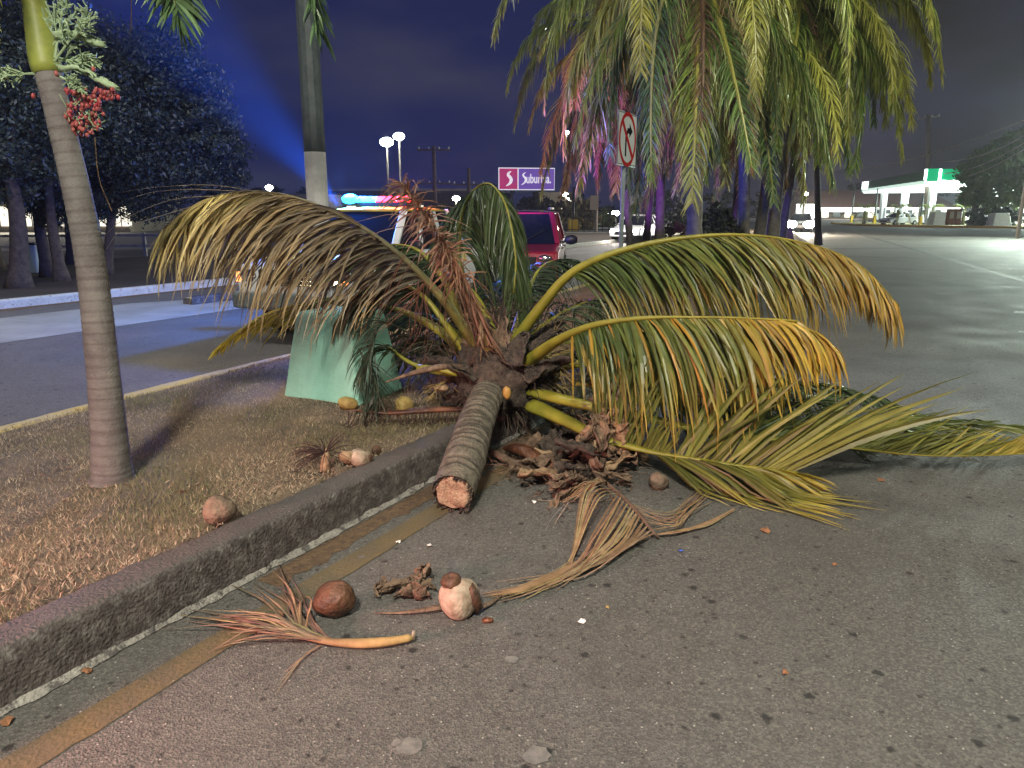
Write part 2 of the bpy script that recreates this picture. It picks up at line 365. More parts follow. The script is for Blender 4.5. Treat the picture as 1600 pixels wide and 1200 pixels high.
def gridmesh(x0, x1, y0, y1, z, mt, name):
    g = G(); g.add([(x0, y0, z), (x1, y0, z), (x1, y1, z), (x0, y1, z)], [(0, 1, 2, 3)])
    o = g.build(name, mt); return tag(o, kind='structure')
road = gridmesh(-400, 500, -60, 900, 0, M['asphalt'], 'road')
def ribbon(name, left, right, z, mt, kind='structure'):
    n = min(len(left), len(right)); g = G(); vs = []
    for a, b in zip(left[:n], right[:n]): vs += [(a.x, a.y, z), (b.x, b.y, z)]
    g.add(vs, [(2 * i, 2 * i + 1, 2 * i + 3, 2 * i + 2) for i in range(n - 1)])
    return tag(g.build(name, mt), kind=kind)
def offs(pl, d):
    out = []
    for i, p in enumerate(pl):
        t = (pl[min(i + 1, len(pl) - 1)] - pl[max(i - 1, 0)]).normalized(); out.append(p + V((-t.y, t.x, 0)) * d)
    return out
# median turf: bumpy sheet
def median():
    n = 330; a = catmull(offs(RKd, .17), n); b = catmull(offs(LKd, -.15), n); g = G(); K = 26; vs = []
    for p, q in zip(a, b):
        for k in range(K + 1):
            r = p.lerp(q, k / K); e = min(k, K - k) / K
            z = .195 + (mnoise.noise(r * .9) * .03 + mnoise.noise(r * 5) * .009) * min(1, e * 12) + .03 * min(1, e * 4)
            vs.append((r.x, r.y, z))
    W = K + 1
    g.add(vs, [(i * W + k, i * W + k + 1, (i + 1) * W + k + 1, (i + 1) * W + k) for i in range(n) for k in range(K)])
    for i in range(len(g.f)): g.f[i] = tuple(reversed(g.f[i]))
    return tag(g.build('median_turf', M['soil'], smooth=True), kind='structure')
med = median()
def tz(x, y):
    r = V((x, y, 0)); return .195 + mnoise.noise(r * .9) * .03 + mnoise.noise(r * 5) * .009 + .03

# kerbs: separate stones under a structure
def kerb(name, line, wd, ht, seg, mats, s0=0, s1=1e9, rough=.006, inward=1, fine=5.0):
    root = bpy.data.objects.new(name, None); C.objects.link(root); tag(root, kind='structure')
    Ls = [0]
    for a, b in zip(line, line[1:]): Ls.append(Ls[-1] + (b - a).length)
    def pos(s):
        i = int(np.clip(np.searchsorted(Ls, s) - 1, 0, len(line) - 2)); t = (s - Ls[i]) / (Ls[i + 1] - Ls[i]); tn = (line[i + 1] - line[i]).normalized()
        return line[i].lerp(line[i + 1], t), V((-tn.y, tn.x, 0)) * inward
    s = s0; s1 = min(s1, Ls[-1])
    while s < s1 - .1:
        e = min(s + seg * (1 if seg == 2.4 else random.uniform(.85, 1.15)), s1); near = pos(s)[0].y < 12
        n = max(2, int((e - s) / (.05 if near else .5))); dz = random.uniform(-.002, .002); dn = random.uniform(-.002, .002); g = G(); vs = []
        prof = [(0, -.02), (0, .02), (.002, .05), (.0, .09), (.003, .13), (.004, .17), (.004, ht - .03), (.012, ht - .008), (.035, ht), (wd * .35, ht + .002), (wd * .65, ht + .002), (wd - .02, ht - .002), (wd, ht - .015), (wd, -.02)]
        for i in range(n + 1):
            ss = s + .0003 + (e - s - .0006) * i / n; p, nn = pos(ss)
            for (o, z) in prof:
                q = p + nn * (o + dn); q.z = z * (1 if z <= ht - .04 else 1) + (dz if z > 0 else 0)
                if near:
                    j = rough * (mnoise.noise(V((ss * 14, z * 20, o * 20))) + .6 * mnoise.noise(V((ss * 45, z * 60, o * 40 + 5))))
                    q += nn * j + V((0, 0, j * .8 if z > .03 else 0))
                vs.append(q)
        k = len(prof)
        for i in range(n):
            for j in range(k - 1):
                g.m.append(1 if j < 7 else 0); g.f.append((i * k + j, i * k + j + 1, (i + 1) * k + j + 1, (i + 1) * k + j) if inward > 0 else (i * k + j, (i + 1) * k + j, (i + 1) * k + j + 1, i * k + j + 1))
        b_ = len(vs); vs += vs[:k] + vs[n * k:n * k + k]; g.f += [tuple(b_ + i for i in range(k)), tuple(b_ + k + i for i in reversed(range(k)))]; g.m += [1, 1]
        g.v = [tuple(x) for x in vs]; g.c = [(1, 1, 1)] * len(vs)
        o = g.build('kerb_stone', mats, root, smooth=True); s = e
    return root
LsR = sum((b - a).length for a, b in zip(RKd, RKd[1:]))
sJ = sum((b - a).length for a, b in zip(RKd, RKd[1:]) if b.y < 3.72)
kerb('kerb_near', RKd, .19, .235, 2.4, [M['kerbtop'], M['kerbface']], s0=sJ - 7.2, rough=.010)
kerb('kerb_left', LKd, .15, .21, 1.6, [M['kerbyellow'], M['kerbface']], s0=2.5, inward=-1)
# pale mortar line at the foot of the near kerb
def strip(name, line, o0, o1, z, mt, s0, s1, jag=.01, ht=0):
    sub = [p for p in line if s0 <= p.y <= s1]; L = sum((b - a).length for a, b in zip(sub, sub[1:])); pts = catmull(sub, int(L / .03)); A = offs(pts, o0); B = offs(pts, o1); g = G(); vs = []
    for i, (a, b) in enumerate(zip(A, B)):
        j = jag * (mnoise.noise(V((i * .35, 0, 0))) + mnoise.noise(V((i * .06, 3, 0)))); t = (b - a).normalized()
        vs += [(a.x, a.y, z + ht), ((b + t * j).x, (b + t * j).y, z)]
    g.add(vs, [(2 * i, 2 * i + 2, 2 * i + 3, 2 * i + 1) for i in range(len(pts) - 1)])
    g.f = [tuple(reversed(f)) for f in g.f]
    o = g.build(name, mt); return tag(o, kind='structure')
strip('kerb_mortar', RKd, .004, -.024, .006, M['efflor'], -2, 9, .022, .024)
strip('yellow_road_line', RKd, -.24, -.375, .004, M['ochre'], -2, 9, .01)
strip('gutter_dirt', RKd, -.036, -.17, .003, M['litter'], 3.2, 9, .05)

# far side of the left road
def O(s, o, z=0): p = V((-1.77, 2.25, 0)) + U * s + NL * o; p.z = z; return p
far = [O(s, 11.5 + .0009 * (s - 10) ** 2) for s in np.arange(-30, 60, .5)]
kerb('kerb_far', far, .18, .16, 2.0, [M['kerbwhite'], M['kerbwhite']], s0=0)
g = G(); fl = offs(far, .17); vs = []
for p in fl: q = p + NL * 9; vs += [(p.x, p.y, .13), (q.x, q.y, .16)]
g.add(vs, [(2 * i, 2 * i + 2, 2 * i + 3, 2 * i + 1) for i in range(len(fl) - 1)]); g.f = [tuple(reversed(f)) for f in g.f]
tag(g.build('far_verge', M['verge_dark']), kind='structure')
# strip of litter in front of the far kerb, as leaf-litter sheet
strip2 = offs(far, -.005); g = G(); vs = []
for i, p in enumerate(strip2):
    q = p - NL * (.28 + .2 * mnoise.noise(V((i * .7, 0, 0)))); vs += [(p.x, p.y, .004), (q.x, q.y, .004)]
g.add(vs, [(2 * i, 2 * i + 1, 2 * i + 3, 2 * i + 2) for i in range(len(strip2) - 1)]); tag(g.build('gutter_litter', M['litter']), kind='structure')
# pale slab and low divider kerb on the left road
g = G(); a = [O(-20, 7.6, .004), O(8.0, 7.9, .004), O(12.2, 8.0, .004), O(12.5, 8.7, .004), O(9.8, 9.1, .004), O(7.6, 10.3, .004), O(-20, 10.6, .004)]
g.add(a, [tuple(range(7))]); tag(g.build('concrete_slab', M['lightcon']), kind='structure')
div = [O(s, 9.2 - (s - 7) * .12) for s in np.arange(8.0, 14, .25)]
kerb('kerb_divider', div, .3, .12, 1.5, [M['kerbyellow'], M['kerbface']], rough=.01)
# right road: painted dashes, expansion joints
for px, py, ln, wd in ((1585, 487, 2.2, .13), (1592, 518, 1.6, .10), (1180, 1, 0, 0)):
    if ln:
        c = gp(px, py, .004); g = G(); d = V((.75, -.66, 0)); n2 = V((.66, .75, 0))
        g.add([c - n2 * wd, c + d * ln - n2 * wd, c + d * ln + n2 * wd, c + n2 * wd], [(0, 1, 2, 3)]); tag(g.build('road_mark', M['worn_white']), kind='structure')
M['joint'] = mat('tar_joint', (.02, .02, .02), .7)
for (p, q, wd) in (((1215, 389), (1640, 386), .10), ((1230, 401), (1420, 402), .07), ((1330, 362), (1620, 445), .10)):
    a = gp(*p, .005); b = gp(*q, .005); t = (b - a).normalized(); n2 = V((-t.y, t.x, 0)) * wd * (1.2 if p[0] == 1330 else 2.6); g = G()
    g.add([a - n2, b - n2, b + n2, a + n2], [(0, 1, 2, 3)]); tag(g.build('road_joint', M['joint']), kind='structure')

# dry grass on the median (nobody could count it)
def grass():
    n = 150000
    s = rng.uniform(0, 1, n) ** 1.35; o = rng.uniform(.2, 3.0, n)
    y0 = 1.6; Y = y0 + s * 9.5
    rx = np.interp(Y, RKy, RKx) - .2; lx = np.interp(Y, LKy, LKx) + .2
    X = lx + (rx - lx) * rng.uniform(0, 1, n)
    Z = np.array([tz(x, y) for x, y in zip(X, Y)])
    pn = np.array([mnoise.noise(V((x * 1.3, y * 1.3, 2))) for x, y in zip(X, Y)])
    hgt = rng.uniform(.008, .026, n) * (1 + pn * .8); ang = rng.uniform(0, 2 * PI, n); wd = rng.uniform(.0015, .0035, n); lean = rng.uniform(-.022, .022, (n, 2))
    v = np.zeros((n, 3, 3)); c, sn = np.cos(ang), np.sin(ang)
    v[:, 0] = np.stack([X - wd * c, Y - wd * sn, Z - .004], 1); v[:, 1] = np.stack([X + wd * c, Y + wd * sn, Z - .004], 1); v[:, 2] = np.stack([X + lean[:, 0], Y + lean[:, 1], Z + hgt], 1)
    me = bpy.data.meshes.new('dry_grass'); me.vertices.add(3 * n); me.vertices.foreach_set('co', v.ravel()); me.loops.add(3 * n); me.polygons.add(n)
    me.loops.foreach_set('vertex_index', np.arange(3 * n)); me.polygons.foreach_set('loop_start', np.arange(0, 3 * n, 3)); me.polygons.foreach_set('loop_total', np.full(n, 3))
    pal = np.array([(.44, .34, .23), (.36, .275, .185), (.27, .20, .14), (.25, .225, .12), (.20, .185, .095), (.55, .45, .32)])
    gi = np.clip((pn * 2.2 + rng.normal(0, .5, n)), -1, 1); idx = np.where(gi > .42, rng.integers(3, 5, n), rng.choice([0, 1, 2, 5], n)); col = pal[idx] * rng.uniform(.7, 1.1, (n, 1))
    ca = me.color_attributes.new('Col', 'FLOAT_COLOR', 'POINT'); arr = np.ones((n, 3, 4), dtype=np.float32); arr[:, :, :3] = col[:, None, :]; ca.data.foreach_set('color', arr.ravel())
    me.update(); me.validate(); me.materials.append(mat('dry_grass_blade', (1, 1, 1), .8, attr=True, trans=.15, col2=(.9, .9, .9), scale=3)); ob = bpy.data.objects.new('dry_grass', me); C.objects.link(ob)
    tag(ob, 'short dry brown grass covering the raised median', 'grass', kind='stuff')
grass()

# ------------------------------------------------------------------ fronds
GREEN = (.055, .085, .022); GREENB = (.10, .135, .03); OLIVE = (.17, .175, .04); YEL = (.42, .30, .05); ORANGE = (.46, .26, .035)
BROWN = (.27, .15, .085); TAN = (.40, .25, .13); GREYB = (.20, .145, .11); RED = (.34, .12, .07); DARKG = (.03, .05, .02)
def lerp3(a, b, t): return tuple(a[i] + (b[i] - a[i]) * t for i in range(3))
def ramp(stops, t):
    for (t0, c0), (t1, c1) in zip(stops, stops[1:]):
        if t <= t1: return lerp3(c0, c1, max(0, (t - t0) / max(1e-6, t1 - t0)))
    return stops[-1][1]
def leaflets(g, pts, t0, t1, n, Lmax, wmax, sweep=55, lift=10, grav=1.0, stops=((0, GREEN), (1, GREEN)), tip=None, tipw=.0, sides=(1, -1), up=V((0, 0, 1)), bias=None, lprof=None, jit=.12, ground=None, K=6, split=0, drop=0.04, bend=0, orange=0, wide=0):
    m = len(pts) - 1
    for sd in sides:
        for i in range(n):
            u = (i + .5 * (sd > 0) + random.uniform(-.25, .25)) / n
            if random.random() < drop: continue
            t = t0 + (t1 - t0) * min(.999, max(0, u)); f = t * m; k = min(int(f), m - 1); p = pts[k].lerp(pts[k + 1], f - k)
            T = (pts[min(k + 2, m)] - pts[max(k - 1, 0)]).normalized()
            Sd = T.cross(up)
            if Sd.length < .05: Sd = T.cross(V((0, 1, 0)))
            Sd.normalize(); Nn = Sd.cross(T)
            sw = R(sweep * (1 - .35 * u) + random.gauss(0, 70 * jit * .3)); lf = R(lift + random.gauss(0, 90 * jit))
            d = T * math.cos(sw) + (Sd * sd * math.cos(lf) + Nn * math.sin(lf)) * math.sin(sw)
            if bias is not None: d = d + bias
            d.normalize()
            Lf = Lmax * random.choice((1, 1, 1, .8, .6, 1.08)) * (lprof(u) if lprof else (.55 + .45 * math.sin(PI * min(1, u * 1.15 + .12))) * (1 - .45 * max(0, u - .6) / .4)) * random.uniform(1 - jit, 1 + jit * .6)
            wv0 = (T + V((random.gauss(0, .35), random.gauss(0, .35), random.gauss(0, .35)))).normalized(); w = wmax * random.uniform(.7, 1.15) * (1.5 if random.random() < wide else 1)
            base = ramp(stops, min(1, max(0, u + random.gauss(0, .09)))); jc = random.uniform(.55, 1.35); base = tuple(c * jc for c in base)
            tc_ = tuple(c * jc for c in (tip or base)); isor = random.random() < orange
            if isor: base = tuple(c * random.uniform(.7, 1) for c in ORANGE)
            q = p.copy(); vs = []; cols = []; ds = Lf / K; gr = grav * random.uniform(.55, 1.6); d = (d + V((random.gauss(0, .09), random.gauss(0, .09), random.gauss(0, .06)))).normalized()
            kink = random.randint(2, K - 1) if random.random() < bend else -1
            for j in range(K + 1):
                s = j / K; ww = w * (min(1, .45 + s * 3) if s < .25 else (1 - ((s - .25) / .75) ** 2.2)) * .5 + .0006
                wv = wv0 - d * wv0.dot(d)
                if wv.length < .1: wv = Sd - d * Sd.dot(d)
                wv.normalize(); nn = d.cross(wv)
                vs += [q - wv * ww, q + nn * ww * .45, q + wv * ww]; cc = lerp3(base, tc_, max(0, min(1, (s - (1 - tipw)) / max(.01, tipw)))) if tipw and not isor else base
                cols += [cc, tuple(min(1, c * 1.25) for c in cc), cc]
                q = q + d * ds; d = (d + V((random.gauss(0, .02), random.gauss(0, .02), -gr * ds * (1 + s)))).normalized()
                if j == kink: d = (d + V((0, 0, -1.2))).normalized()
                if ground is not None:
                    z = ground(q.x, q.y) + .012 + .01 * random.random()
                    if q.z < z: q.z = z; d.z = max(d.z, .02); d.normalize()
            fs = []
            for j in range(K):
                a = j * 3; fs += [(a, a + 1, a + 4, a + 3), (a + 1, a + 2, a + 5, a + 4)]
            b0 = len(g.v); g.add(vs, fs); g.c[b0:] = cols
def fr(root, ctrl, r0=.03, r1=.006, t0=.25, n=60, L=.7, w=.028, rcol=((0, (.34, .33, .05)), (1, (.30, .27, .05))), name='frond', m='leaf', t1=1.0, extra=None, nm=46, rs=None, label=None, **kw):
    if root is not None and root.get('fall'): n = int(n * 2.2); r0 *= 1.42; w *= .74
    pts = catmull(ctrl, nm); g = G(); rad = [max(r1, r0 * (1 - i / nm) ** 1.5) for i in range(nm + 1)]
    if rs: rad = [rs(i / nm) for i in range(nm + 1)]
    g.tube(pts, rad, 8, flat=.6, cols=[tuple(c * (.9 + .2 * mnoise.noise(pts[i] * 9)) for c in ramp(rcol, i / nm)) for i in range(nm + 1)])
    o = g.build(name, M[m], root, smooth=True, world=True)
    if label: o['label'] = label
    g = G(); leaflets(g, pts, t0, t1, n, L, w, **kw); lo = g.build('leaflets', M[m], o, world=True); lo['kind'] = 'stuff'
    return o, pts

# ------------------------------------------------------------------ the fallen coconut palm
HC = at(792, 588, 5.55)                     # heart of the crown
cutc = at(708, 770, 4.02)
palm = thing('coconut_palm', (cutc.x, cutc.y, 0), 'fallen coconut palm with sawn trunk end lying across the kerb onto the road', 'palm tree')
palm['fall'] = 1
tp = [cutc, at(727, 715, 4.35), at(748, 650, 4.85), at(768, 608, 5.3), HC]
tpd = catmull(tp, 150); g = G(); n = 28; vs = []; cc = []
rings = []; s = 0
while s < 2.6: s += random.choice((.035, .05, .06, .08, .10, .12)) * random.uniform(.85, 1.15); rings.append(s)
Ls = 0; ref = V((1, 0, 0))
for i, p in enumerate(tpd):
    t = (tpd[min(i + 1, 150)] - tpd[max(i - 1, 0)]).normalized(); ref = (ref - t * ref.dot(t)).normalized(); b = t.cross(ref)
    if i: Ls += (p - tpd[i - 1]).length
    k = min(range(len(rings)), key=lambda q: abs(rings[q] - Ls))
    base = .114 + .010 * math.sin(Ls * 3 + 1) + .012 * Ls
    for j in range(n):
        a = 2 * PI * j / n; wob = .02 * mnoise.noise(V((math.cos(a) * 1.4, math.sin(a) * 1.4, k * 1.7)))
        dist = min(abs(Ls + wob - r_) for r_ in rings); ridge = math.exp(-(dist / .011) ** 2)
        rr = base * (1 - .085 * ridge + .04 * mnoise.noise(V((math.cos(a) * 3, math.sin(a) * 3, Ls * 14))) + .03 * mnoise.noise(V((math.cos(a) * 9, math.sin(a) * 9, Ls * 30))))
        vs.append(p + (ref * math.cos(a) + b * math.sin(a)) * rr); cc.append(tuple(c * (1.15 - .75 * ridge + .25 * math.exp(-((dist - .022) / .008) ** 2)) for c in (1.0, .98, .95)))
fs = [(i * n + j, i * n + (j + 1) % n, (i + 1) * n + (j + 1) % n, (i + 1) * n + j) for i in range(150) for j in range(n)]
g.add(vs, fs); g.c = cc; g.build('trunk', M['trunk_fallen'], palm, smooth=True, world=True)
# sawn end, uneven, slightly proud
g = G(); t = (tpd[0] - tpd[2]).normalized(); t = (t + V((-.25, -.25, .15))).normalized(); ref = t.cross(V((0, 0, 1))).normalized(); b = t.cross(ref)
vs = [cutc + t * .028]; fs = []; nr, na = 9, 36
for i in range(1, nr + 1):
    for j in range(na):
        a = 2 * PI * j / na; rr = .109 * i / nr * (1 + .07 * mnoise.noise(V((math.cos(a) * 2.5, math.sin(a) * 2.5, 4))))
        z = .022 + .030 * mnoise.noise(V((math.cos(a) * rr * 18, math.sin(a) * rr * 18, 7))) + .012 * mnoise.noise(V((math.cos(a) * rr * 70, math.sin(a) * rr * 25, 3))) - (.05 if i == nr else 0); rr *= 1 + (.09 * mnoise.noise(V((math.cos(a) * 6, math.sin(a) * 6, 9))) if i >= nr - 1 else 0) - (.04 if i == nr - 1 and math.cos(a) > 0 else 0)
        vs.append(cutc + (ref * math.cos(a) + b * math.sin(a)) * rr + t * z)
fs = [(0, 1 + j, 1 + (j + 1) % na) for j in range(na)] + [(1 + i * na + j, 1 + (i + 1) * na + j, 1 + (i + 1) * na + (j + 1) % na, 1 + i * na + (j + 1) % na) for i in range(nr - 1) for j in range(na)]
g.add(vs, fs); g.build('cut_face', M['cutwood'], palm, smooth=True, world=True)
g = G(); random.seed(15)
for k in range(90):
    a = random.uniform(0, 2 * PI); q = cutc + (ref * math.cos(a) + b * math.sin(a)) * .110 - t * random.uniform(.0, .03); e = q + t * random.uniform(.02, .055) + (ref * math.cos(a) + b * math.sin(a)) * random.uniform(-.012, .02)
    g.bar(q, e, random.uniform(.004, .014), .003)
o = g.build('bark_splinters', M['fibre'], palm, world=True); o['kind'] = 'stuff'
# fibrous crown heart
g = G(); ax = (at(800, 560, 6.1) - at(770, 620, 5.2)).normalized()
g.lathe(at(765, 612, 5.2), [(.05, -.04), (.17, 0), (.235, .08), (.27, .22), (.25, .42), (.19, .62), (.15, .85), (.08, 1.1), (.02, 1.25)], 26, axis=ax, jit=.55)
g.build('crown_heart', M['fibre'], palm, smooth=True, world=True)
def sheath(c, tgt, wd, ln, curl, mt, name='leaf_sheath', lab=None, par=None):
    c = V(c); d = (V(tgt) - c).normalized(); sd = d.cross(V((0, 0, 1))).normalized(); up = sd.cross(d); g = G(); K, W = 12, 9; vs = []
    for i in range(K + 1):
        u = i / K; ww = wd * (1 - u ** 1.6 * .85)
        for j in range(W):
            a = (j / (W - 1) - .5) * 2; q = c + d * ln * u + sd * a * ww + up * (curl * (a * a) - .15 * u * u * ln) + V([mnoise.noise(V((u * 5, a * 2, c.x * 3 + k * 7))) for k in range(3)]) * .035
            vs.append(q)
    fs = [(i * W + j, i * W + j + 1, (i + 1) * W + j + 1, (i + 1) * W + j) for i in range(K) for j in range(W - 1)]
    g.add(vs, fs); o = g.build(name, mt, par or palm, smooth=True, world=True); so = o.modifiers.new('t', 'SOLIDIFY'); so.thickness = .006
    return o
for k in range(40):
    a = 2 * PI * k / 16; c = at(785, 597, 5.45) + V((math.cos(a) * .21, random.uniform(-.3, .4), math.sin(a) * .20))
    sheath(c, c + V((math.cos(a), random.uniform(.2, 1.2), math.sin(a) * .9)), random.uniform(.04, .09), random.uniform(.22, .5), .05, random.choice([M['fibre'], M['fibre'], M['husk']]))
# hanging fibres over the heart: one mass
g = G()
for k in range(900):
    a = random.uniform(0, 2 * PI); c = at(787, 597, 5.5) + V((math.cos(a) * .2, random.uniform(-.25, .6), math.sin(a) * .19)); d = V((math.cos(a), random.gauss(0, .6), math.sin(a) * .7 - .3)).normalized(); q = c.copy(); pp = [q.copy()]
    for j in range(4): q = q + d * random.uniform(.03, .07); d = (d + V((random.gauss(0, .3), random.gauss(0, .3), -.35))).normalized(); pp.append(q.copy())
    g.tube(pp, [.004, .003, .003, .002, .001], 3, cap=False)
o = g.build('loose_fibres', M['fibre'], palm, world=True); o['kind'] = 'stuff'

GR = lambda x, y: gz(x, y)
PETG = ((0, (.38, .35, .045)), (.5, (.36, .34, .05)), (1, (.42, .34, .05)))
# D: upper right long frond
fr(palm, [at(805, 535, 5.6), at(845, 480, 5.5), at(900, 422, 5.4), at(1000, 384, 5.3), at(1130, 367, 5.2), at(1250, 378, 5.15), at(1340, 412, 5.1), at(1405, 478, 5.05)],
   r0=.055, r1=.007, t0=.22, n=92, L=1.0, w=.028, rcol=PETG, sweep=56, lift=-50, grav=1.5, tipw=.5, tip=(.36, .22, .04),
   stops=((0, GREEN), (.25, GREENB), (.5, OLIVE), (.75, (.36, .24, .05)), (1, (.42, .26, .05))), label='long arching frond fading from green to yellow-brown', bend=.10)
# E: second right frond, broken end
fr(palm, [at(822, 568, 5.35), at(870, 533, 5.1), at(930, 508, 4.9), at(1010, 497, 4.75), at(1120, 496, 4.65), at(1200, 499, 4.6), at(1247, 502, 4.58)],
   r0=.055, r1=.014, t0=.26, n=66, L=.84, w=.034, rcol=PETG, sweep=68, lift=-56, grav=1.9, tipw=.45, tip=(.42, .29, .05), orange=.09, wide=.15,
   stops=((0, GREEN), (.3, GREENB), (.6, OLIVE), (.85, (.42, .28, .04)), (1, (.46, .28, .03))), lprof=lambda u: .62 + .4 * math.sin(PI * min(1, u * 1.1)), label='frond with orange leaflets and a snapped end', bend=.22)
# leaflets fanning past the snapped end
fr(palm, [at(1195, 499, 4.62), at(1230, 503, 4.58), at(1275, 520, 4.55), at(1305, 545, 4.5)], r0=.006, r1=.003, t0=.1, n=12, L=.5, w=.032, sweep=28, lift=-20, grav=4, stops=((0, YEL), (1, ORANGE)), rcol=PETG, name='frond_tip')
# F: behind, ends hidden, tips at right
fr(palm, [at(828, 580, 5.6), at(880, 572, 5.6), at(940, 567, 5.65), at(1060, 575, 5.8), at(1200, 590, 5.9), at(1330, 610, 6.0), at(1420, 640, 6.0)],
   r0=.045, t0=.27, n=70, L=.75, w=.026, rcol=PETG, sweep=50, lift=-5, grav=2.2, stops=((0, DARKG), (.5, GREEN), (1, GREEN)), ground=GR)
# G: far right frond lying on the road
fr(palm, [at(830, 612, 5.35), at(890, 627, 5.15), at(950, 640, 5.0), at(1120, 676, 4.85), at(1275, 693, 4.75), at(1420, 710, 4.65), at(1530, 712, 4.6), at(1640, 706, 4.6)],
   r0=.05, t0=.42, n=95, L=.80, w=.026, rcol=PETG, sweep=40, lift=22, grav=.35, sides=(-1,), bias=V((.15, .05, .12)), stops=((0, GREENB), (.35, OLIVE), (.7, OLIVE), (1, YEL)), tipw=.4, tip=(.34, .27, .05), ground=GR, label='frond lying flat on the road with yellow underside', jit=.1)
fr(palm, [at(1130, 655, 5.3), at(1280, 668, 5.2), at(1430, 664, 5.3), at(1560, 668, 5.25), at(1680, 678, 5.2)], r0=.014, t0=0, n=66, L=.62, w=.024, sweep=34, lift=18, grav=1.2, rcol=((0, (.14, .12, .03)), (1, (.2, .17, .04))),
   stops=((0, GREEN), (.5, GREENB), (1, OLIVE)), ground=GR, name='frond')
# H: lower right frond, broken end, comb of long upright leaflets
o, hp = fr(palm, [at(832, 634, 5.2), at(885, 658, 4.95), at(935, 682, 4.75), at(1010, 704, 4.6), at(1080, 716, 4.5), at(1160, 728, 4.42), at(1247, 739, 4.36)],
   r0=.058, r1=.016, t0=.30, n=24, L=.66, w=.032, rcol=PETG, sweep=92, lift=80, grav=.15, sides=(1,), bias=V((0, .05, .1)), stops=((0, (.13, .155, .045)), (1, (.2, .21, .05))), t1=.58, label='frond snapped short with a comb of long pale leaflets', jit=.06)
g = G(); leaflets(g, hp, .60, .98, 26, 1.05, .044, sweep=70, lift=80, grav=.22, sides=(1,), bias=V((.12, .05, .05)), stops=((0, (.17, .19, .045)), (1, (.25, .235, .06))), jit=.05, drop=0,
    lprof=lambda u: .62 + .33 * u + (.16 if u > .8 else 0))
lo = g.build('leaflets', M['leaf'], o, world=True); lo['kind'] = 'stuff'
g = G(); leaflets(g, hp, .52, .99, 60, .98, .028, sweep=32, lift=-8, grav=.8, sides=(1,), bias=V((.22, -.05, -.1)), stops=((0, (.10, .10, .02)), (.5, (.17, .16, .03)), (1, (.30, .24, .03))), ground=GR, jit=.15, tipw=.4, tip=(.42, .33, .05))
lo = g.build('leaflets', M['leaf'], o, world=True); lo['kind'] = 'stuff'
# mass of leaflets behind E and H
fr(palm, [at(900, 600, 5.4), at(1000, 610, 5.3), at(1100, 640, 5.3), at(1200, 640, 5.3), at(1300, 620, 5.4)], r0=.02, t0=0, n=70, L=.55, w=.026, sweep=60, lift=20, grav=2.5, rcol=PETG, stops=((0, DARKG), (1, GREEN)), ground=GR, jit=.3)

# A: left long brown-yellow frond
fr(palm, [at(748, 548, 5.6), at(700, 478, 5.55), at(640, 412, 5.5), at(570, 358, 5.4), at(500, 322, 5.3), at(425, 301, 5.2), at(350, 303, 5.1), at(295, 325, 5.05), at(255, 358, 5.0)],
   r0=.05, r1=.007, t0=.25, n=92, L=1.08, w=.026, rcol=((0, (.36, .32, .06)), (.4, (.22, .20, .12)), (1, (.22, .16, .08))), sweep=56, lift=-46, grav=1.3, up=V((0, 0, 1)), bias=V((-.05, 0, -.05)),
   stops=((0, (.12, .10, .07)), (.35, (.20, .15, .10)), (.6, (.33, .23, .11)), (1, (.68, .55, .20))), tipw=.5, tip=(.38, .28, .14), lprof=lambda u: .62 + .42 * math.sin(PI * min(1, u * 1.05 + .1)) - .15 * u, label='long drooping frond dried to brown and yellow', bend=.12, jit=.2, orange=0, drop=.1)
# stray long tip leaflets reaching left
for (p0, p1, p2, p3) in (((440, 308), (340, 290), (250, 292), (185, 301)), ((360, 306), (270, 312), (190, 345), (155, 378)), ((345, 310), (260, 335), (190, 360), (160, 400)), ((390, 300), (300, 296), (240, 300), (205, 310))):
    g = G(); pts = catmull([at(*p0, 5.15), at(*p1, 5.1), at(*p2, 5.05), at(*p3, 5.0)], 12)
    g.tube(pts, [.010 * (1 - (i / 12) ** 2) + .002 for i in range(13)], 4, flat=.3, cols=[lerp3((.30, .22, .12), (.42, .36, .30), i / 12) for i in range(13)]); o = g.build('leaflet', M['leaf'], palm, world=True)
# I: lower left frond beyond the block, its yellow tips brightened in colour for missing light
fr(palm, [at(735, 560, 5.8), at(680, 512, 6.0), at(610, 480, 6.3), at(520, 466, 6.6), at(440, 482, 6.7), at(380, 512, 6.7), at(345, 540, 6.7)],
   r0=.045, t0=.3, n=74, L=.62, w=.026, rcol=PETG, sweep=36, lift=-25, grav=.7, stops=((0, GREEN), (.4, OLIVE), (.6, (.55, .38, .04)), (1, (.8, .55, .05))), tipw=.3, tip=(.75, .5, .05), ground=GR, label='low frond with bright yellow tips behind the green block')
